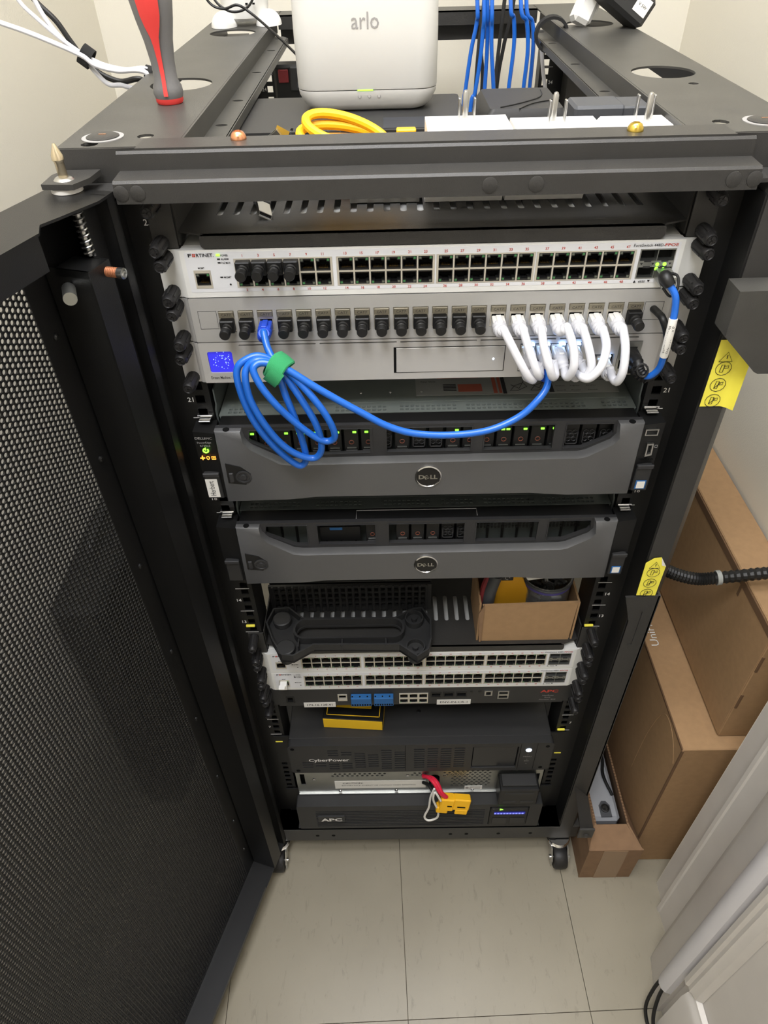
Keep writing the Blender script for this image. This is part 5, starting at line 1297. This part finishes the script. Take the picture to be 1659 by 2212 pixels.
def strap(name, label, c, ax, rx, ry, w, m_):
    Mq = Matrix.Translation(c) @ ax.normalized().to_track_quat('Z', 'Y').to_matrix().to_4x4(); n = 24; vv = []; ff = []
    for i in range(n):
        a = 2*math.pi*i/n
        for rr, h in ((1, -w), (1.2, -w), (1.2, w), (1, w)): vv.append((rx*rr*math.cos(a), ry*rr*math.sin(a), h))
    for i in range(n):
        j = (i+1) % n
        for k in range(4): ff.append((i*4+k, j*4+k, j*4+(k+1) % 4, i*4+(k+1) % 4))
    solid(name, B().add(vv, ff, Mq), m_, label, 'cable tie')
strap('cable_tie', 'black hook and loop tie around the leads at the upper left', Y((187, 122), Yl+2), Y((215, 140), Yl)-Y((160, 100), Yl), 9, 9, 6, 'velcro_black')
strap('cable_tie', 'small black tie where the leads pass over the rack edge', Y((322, 160), Yl+2), Vector((1, .1, -.3)), 9, 7, 4, 'velcro_black')
strap('cable_tie', 'black strap wrapped over the right inner lip of the rack', Vector((193, 545, 1141)), Vector((.1, 1, 0)), 19, 18, 11, 'velcro_black')
# blue cables at the rear
BC = [([(1031, 0), (1030, 48), (1018, 108), (1006, 190), (1000, 250)], 600), ([(1046, 0), (1043, 70), (1037, 130), (1026, 200), (1015, 250)], 592), ([(1053, 0), (1053, 60), (1052, 110), (1047, 190), (1042, 240)], 600), ([(1063, 0), (1062, 60), (1062, 110), (1066, 190), (1066, 230)], 592),
      ([(1103, 0), (1110, 40), (1110, 100), (1099, 190), (1096, 230)], 600), ([(1125, 0), (1138, 48), (1140, 110), (1131, 190), (1128, 230)], 594), ([(1137, 0), (1150, 48), (1152, 100), (1144, 190), (1140, 230)], 606)]
for k, (pp_, yy) in enumerate(BC):
    P = [Y(q, yy) for q in pp_]; P = [P[0]+Vector((-20+2*k, 330, 1240)), P[0]+Vector((-20+2*k, 260, 620)), P[0]+Vector((-10+2*k, 60, 140))]+P+[P[-1]+Vector((0, 0, -200))]
    solid('network_cable', B().tube(spline(P, 8), 3.0, 10), 'blue_cable', ORD[k]+' blue cable from the left hanging behind the hub', 'cable', 'blue cables at the back of the rack')
for k, (pp_, yy) in enumerate((([(1035, 90), (1030, 150), (1026, 210)], 690), ([(1090, 0), (1078, 100), (1068, 200)], 690), ([(1110, 0), (1088, 100), (1072, 200)], 700), ([(1040, 90), (1042, 150), (1040, 210)], 700))):
    P = [Y(q, yy) for q in pp_]; P = [P[0]+Vector((16, 240, 1200)), P[0]+Vector((14, 180, 560)), P[0]+Vector((6, 20, 100))]+P+[P[-1]+Vector((0, 0, -160))]
    solid('network_cable', B().tube(spline(P, 8), 3.0, 10), 'purple_label' if 0 else 'plastic_dark', ORD[k]+' dark cable from the left behind the blue cables', 'cable', 'dark cables at the back of the rack')  # these cables hang in shadow; that shade is put into their dark colour
# white cord by the rear right rail
P = [(206, 690, 1125), (212, 680, 1080), (222, 660, 1030), (230, 640, 960)]; solid('white_cord', B().tube(spline(P, 8), 3, 8), 'white_cable', 'white cord hanging beside the rear right rail', 'cord')
t = thing('power_strip', 'black power strip with red rocker switch at the rear left post', 'power strip', (-196, 690, 1000))
part(t, 'housing', B().box(-214, -172, 676, 712, 1000, 1092, 4), 'plastic_black'); part(t, 'rocker', B().box(-206, -190, 673, 677, 1068, 1086, 1), 'red_dark'); part(t, 'outlet_block', B().box(-188, -170, 672, 676, 1056, 1090, 2), 'plastic_dark')
P = [(-176, 674, 1062), (-168, 664, 1090), (-166, 668, 1120), (-168, 690, 1148), (-176, 700, 1200)]
part(t, 'cord', B().tube(spline(P, 6), 2.6, 8), 'plastic_grey')
# charger pile at the rear right
t = thing('wall_charger', 'white plug charger resting at the rear right cable hole', 'charger', (232, 548, ZT))
Mx = T(238, 552, ZT+26) @ RY(24) @ RX(-14); part(t, 'body', B().box(-13, 13, -14, 14, -26, 30, 5, Mx), 'white_plastic'); part(t, 'ribs', B().box(13, 15, -9, 9, -8, 20, .8, Mx), 'paper_white')
t = thing('power_adapter', 'large black power adapter leaning at the rear right corner', 'power adapter', (285, 548, ZT))
Mx = T(279, 528, ZT+30) @ RY(33) @ RX(-10); part(t, 'body', B().box(-40, 36, -22, 22, -17, 20, 5, Mx), 'plastic_dark'); o = part(t, 'rating_label', B().box(10, 30, -22.5, -22, -6, 14, 0, Mx), 'label_paper')
part(o, 'label_lettering', B().text('V 5W', Mx @ F(20, -22.7, 2), 5, 13, 'CENTER'), 'ink_black', smooth=0)
part(t, 'neck', B().box(-58, -40, -8, 8, -10, 10, 2, Mx), 'plastic_black')
# ================================================================ floor side: cartons, conduit
def carton(name, label, x0, x1, y0, y1, z0, z1, m='cardboard'):
    t = thing(name, label, 'carton', ((x0+x1)/2, (y0+y1)/2, z0)); part(t, 'box', B().box(x0, x1, y0, y1, z0+.2, z1, 1.6), m); return t
t = carton('large_carton', 'big brown carton standing on the floor between the rack and the wall', 401, 524, -57, 430, FLOOR, 300)
part(t, 'top_flap_edge', B().box(400.4, 402.6, -56, 428, 296, 301, .6), 'cardboard_edge'); part(t, 'corner_edge', B().box(400.6, 404.6, -58.2, -55, FLOOR+2, 297, .6), 'cardboard_edge')
b = B().tube(spline([(400.6, -52, 250), (400.6, -30, 278), (400.6, 0, 290), (400.6, 24, 270), (400.6, 40, 180), (400.6, 44, 60)], 6), .5, 5); part(t, 'perforated_handle', b, 'cardboard')
b = B().text('UniFi', basis((424, 140, 301.2), (.0, 1, 0), (-1, 0, 0), (0, 0, 1)), 20, 46); part(t, 'printed_lettering', b, 'ink_white', smooth=0)
t = carton('flat_carton', 'tall flat brown carton on top of the big carton against the wall', 462, 524, -35, 420, 301.6, 556)
part(t, 'side_flap', B().box(460.4, 462.4, -34, 418, 306, 546, .4), 'cardboard'); part(t, 'lid_edge', B().box(459.8, 462, -34, 418, 540, 553, .4), 'cardboard_edge')
for z0 in (380, 470): part(t, 'tuck_slot', B().box(463, 467, -36.2, -34, z0, z0+34, .4), 'cardboard_edge')
part(t, 'tuck_slot', B().box(460, 461.4, 60, 66, 520, 552, .4), 'cardboard_edge')
t = thing('open_carton', 'small open carton at the foot of the rack beside the caster', 'carton', (348, 80, FLOOR))
zt_ = 10
part(t, 'front_wall', B().plate([(302, FLOOR+.3), (397, FLOOR+.3), (399, zt_), (302, zt_)], (), 3, F(0, -88, 0)), 'cardboard_dark')
part(t, 'tape_strip', B().box(329, 372, -88.6, -88, FLOOR+.6, zt_-2), 'tape')
pq = [(303, -87, zt_), (398, -87, zt_), (373, -52, 34), (316, -52, 34)]
part(t, 'front_flap', B().add(pq+[(x, y+2, z-3) for x, y, z in pq], [(0, 1, 2, 3), (7, 6, 5, 4), (0, 4, 5, 1), (1, 5, 6, 2), (2, 6, 7, 3), (3, 7, 4, 0)]), 'cardboard_dark')
for sg, xb, xt in ((-1, 302.5, 315), (1, 397, 376)):
    pq = [(xb, -85, FLOOR+.4), (xb, 250, FLOOR+.4), (xt, 250, 36), (xt, -52, 36), (xb, -85, zt_)]
    part(t, 'side_wall', B().add(pq+[(x-sg*3.4, y, z) for x, y, z in pq], [(0, 1, 2, 3, 4), (9, 8, 7, 6, 5)]+[(i, (i+1) % 5, 5+(i+1) % 5, 5+i) for i in range(5)]), 'cardboard_dark')
    b = B()
    for k in range(52): b.box(xt-sg*3.2, xt-sg*.2, -50+k*5.7, -47.2+k*5.7, 35.6, 36.6)
    part(t, 'corrugation', b, 'cardboard_edge', kind='stuff')
part(t, 'back_wall', B().box(306, 394, 250, 253, FLOOR+.4, 36), 'cardboard_dark'); part(t, 'bottom', B().box(307, 393, -84, 249, FLOOR+.3, FLOOR+3), 'cardboard_dark')
t = thing('bar_speaker', 'grey speaker with a round black port inside the small open carton', 'speaker', (345, 80, FLOOR+4))
part(t, 'body', B().box(319, 371, -34, 245, FLOOR+4, 14, 6), 'foam_grey'); o = part(t, 'port_plate', B().plate([(336, -30), (356, -30), (356, -8), (350, 0), (342, 0), (336, -8)], (), 1.6, T(0, 0, 15.8)), 'plastic_grey')
part(o, 'round_port', B().lathe([(8, 0), (8, 2), (6, 2.4), (5, 1), (2.6, 1), (2.4, 2.2), (.6, 2.2)], T(346, -14, 15.8), 20), 'plastic_black')
P = [(362, 210, 17), (358, 150, 19), (364, 90, 18), (357, 50, 19), (365, 10, 18)]
solid('black_cord', B().tube(spline(P, 8), 3, 8), 'plastic_black', 'black cord lying on the speaker in the small open carton', 'cord')
# corrugated conduit
t = thing('flexible_conduit', 'black corrugated conduit running from the rack post to the wall', 'conduit', (410, 50, 560))
P = spline([(282, 62, 632), (312, 56, 608), (340, 50, 588), (378, 47, 575), (410, 46, 577), (474, 45, 586), (526, 45, 590)], 16)
part(t, 'tube', B().tube(P, [9.2 if (i % 2) else 7.6 for i in range(len(P))], 12), 'plastic_black', smooth=20)
c = P[64]; part(t, 'collar', B().cyl(P[63], P[65], 10.4, n=18), 'label_grey', 'grey collar')
# dark things beyond the open door
t = thing('equipment_case', 'dark case by the left wall, seen through the perforated door', 'case', (-520, 250, FLOOR))
part(t, 'body', B().box(-562, -478, 70, 460, FLOOR+.3, 500, 10), 'plastic_black'); part(t, 'handle', B().tube(spline([(-520, 180, 500), (-520, 190, 530), (-520, 320, 530), (-520, 330, 500)], 6), 7, 10), 'plastic_dark')
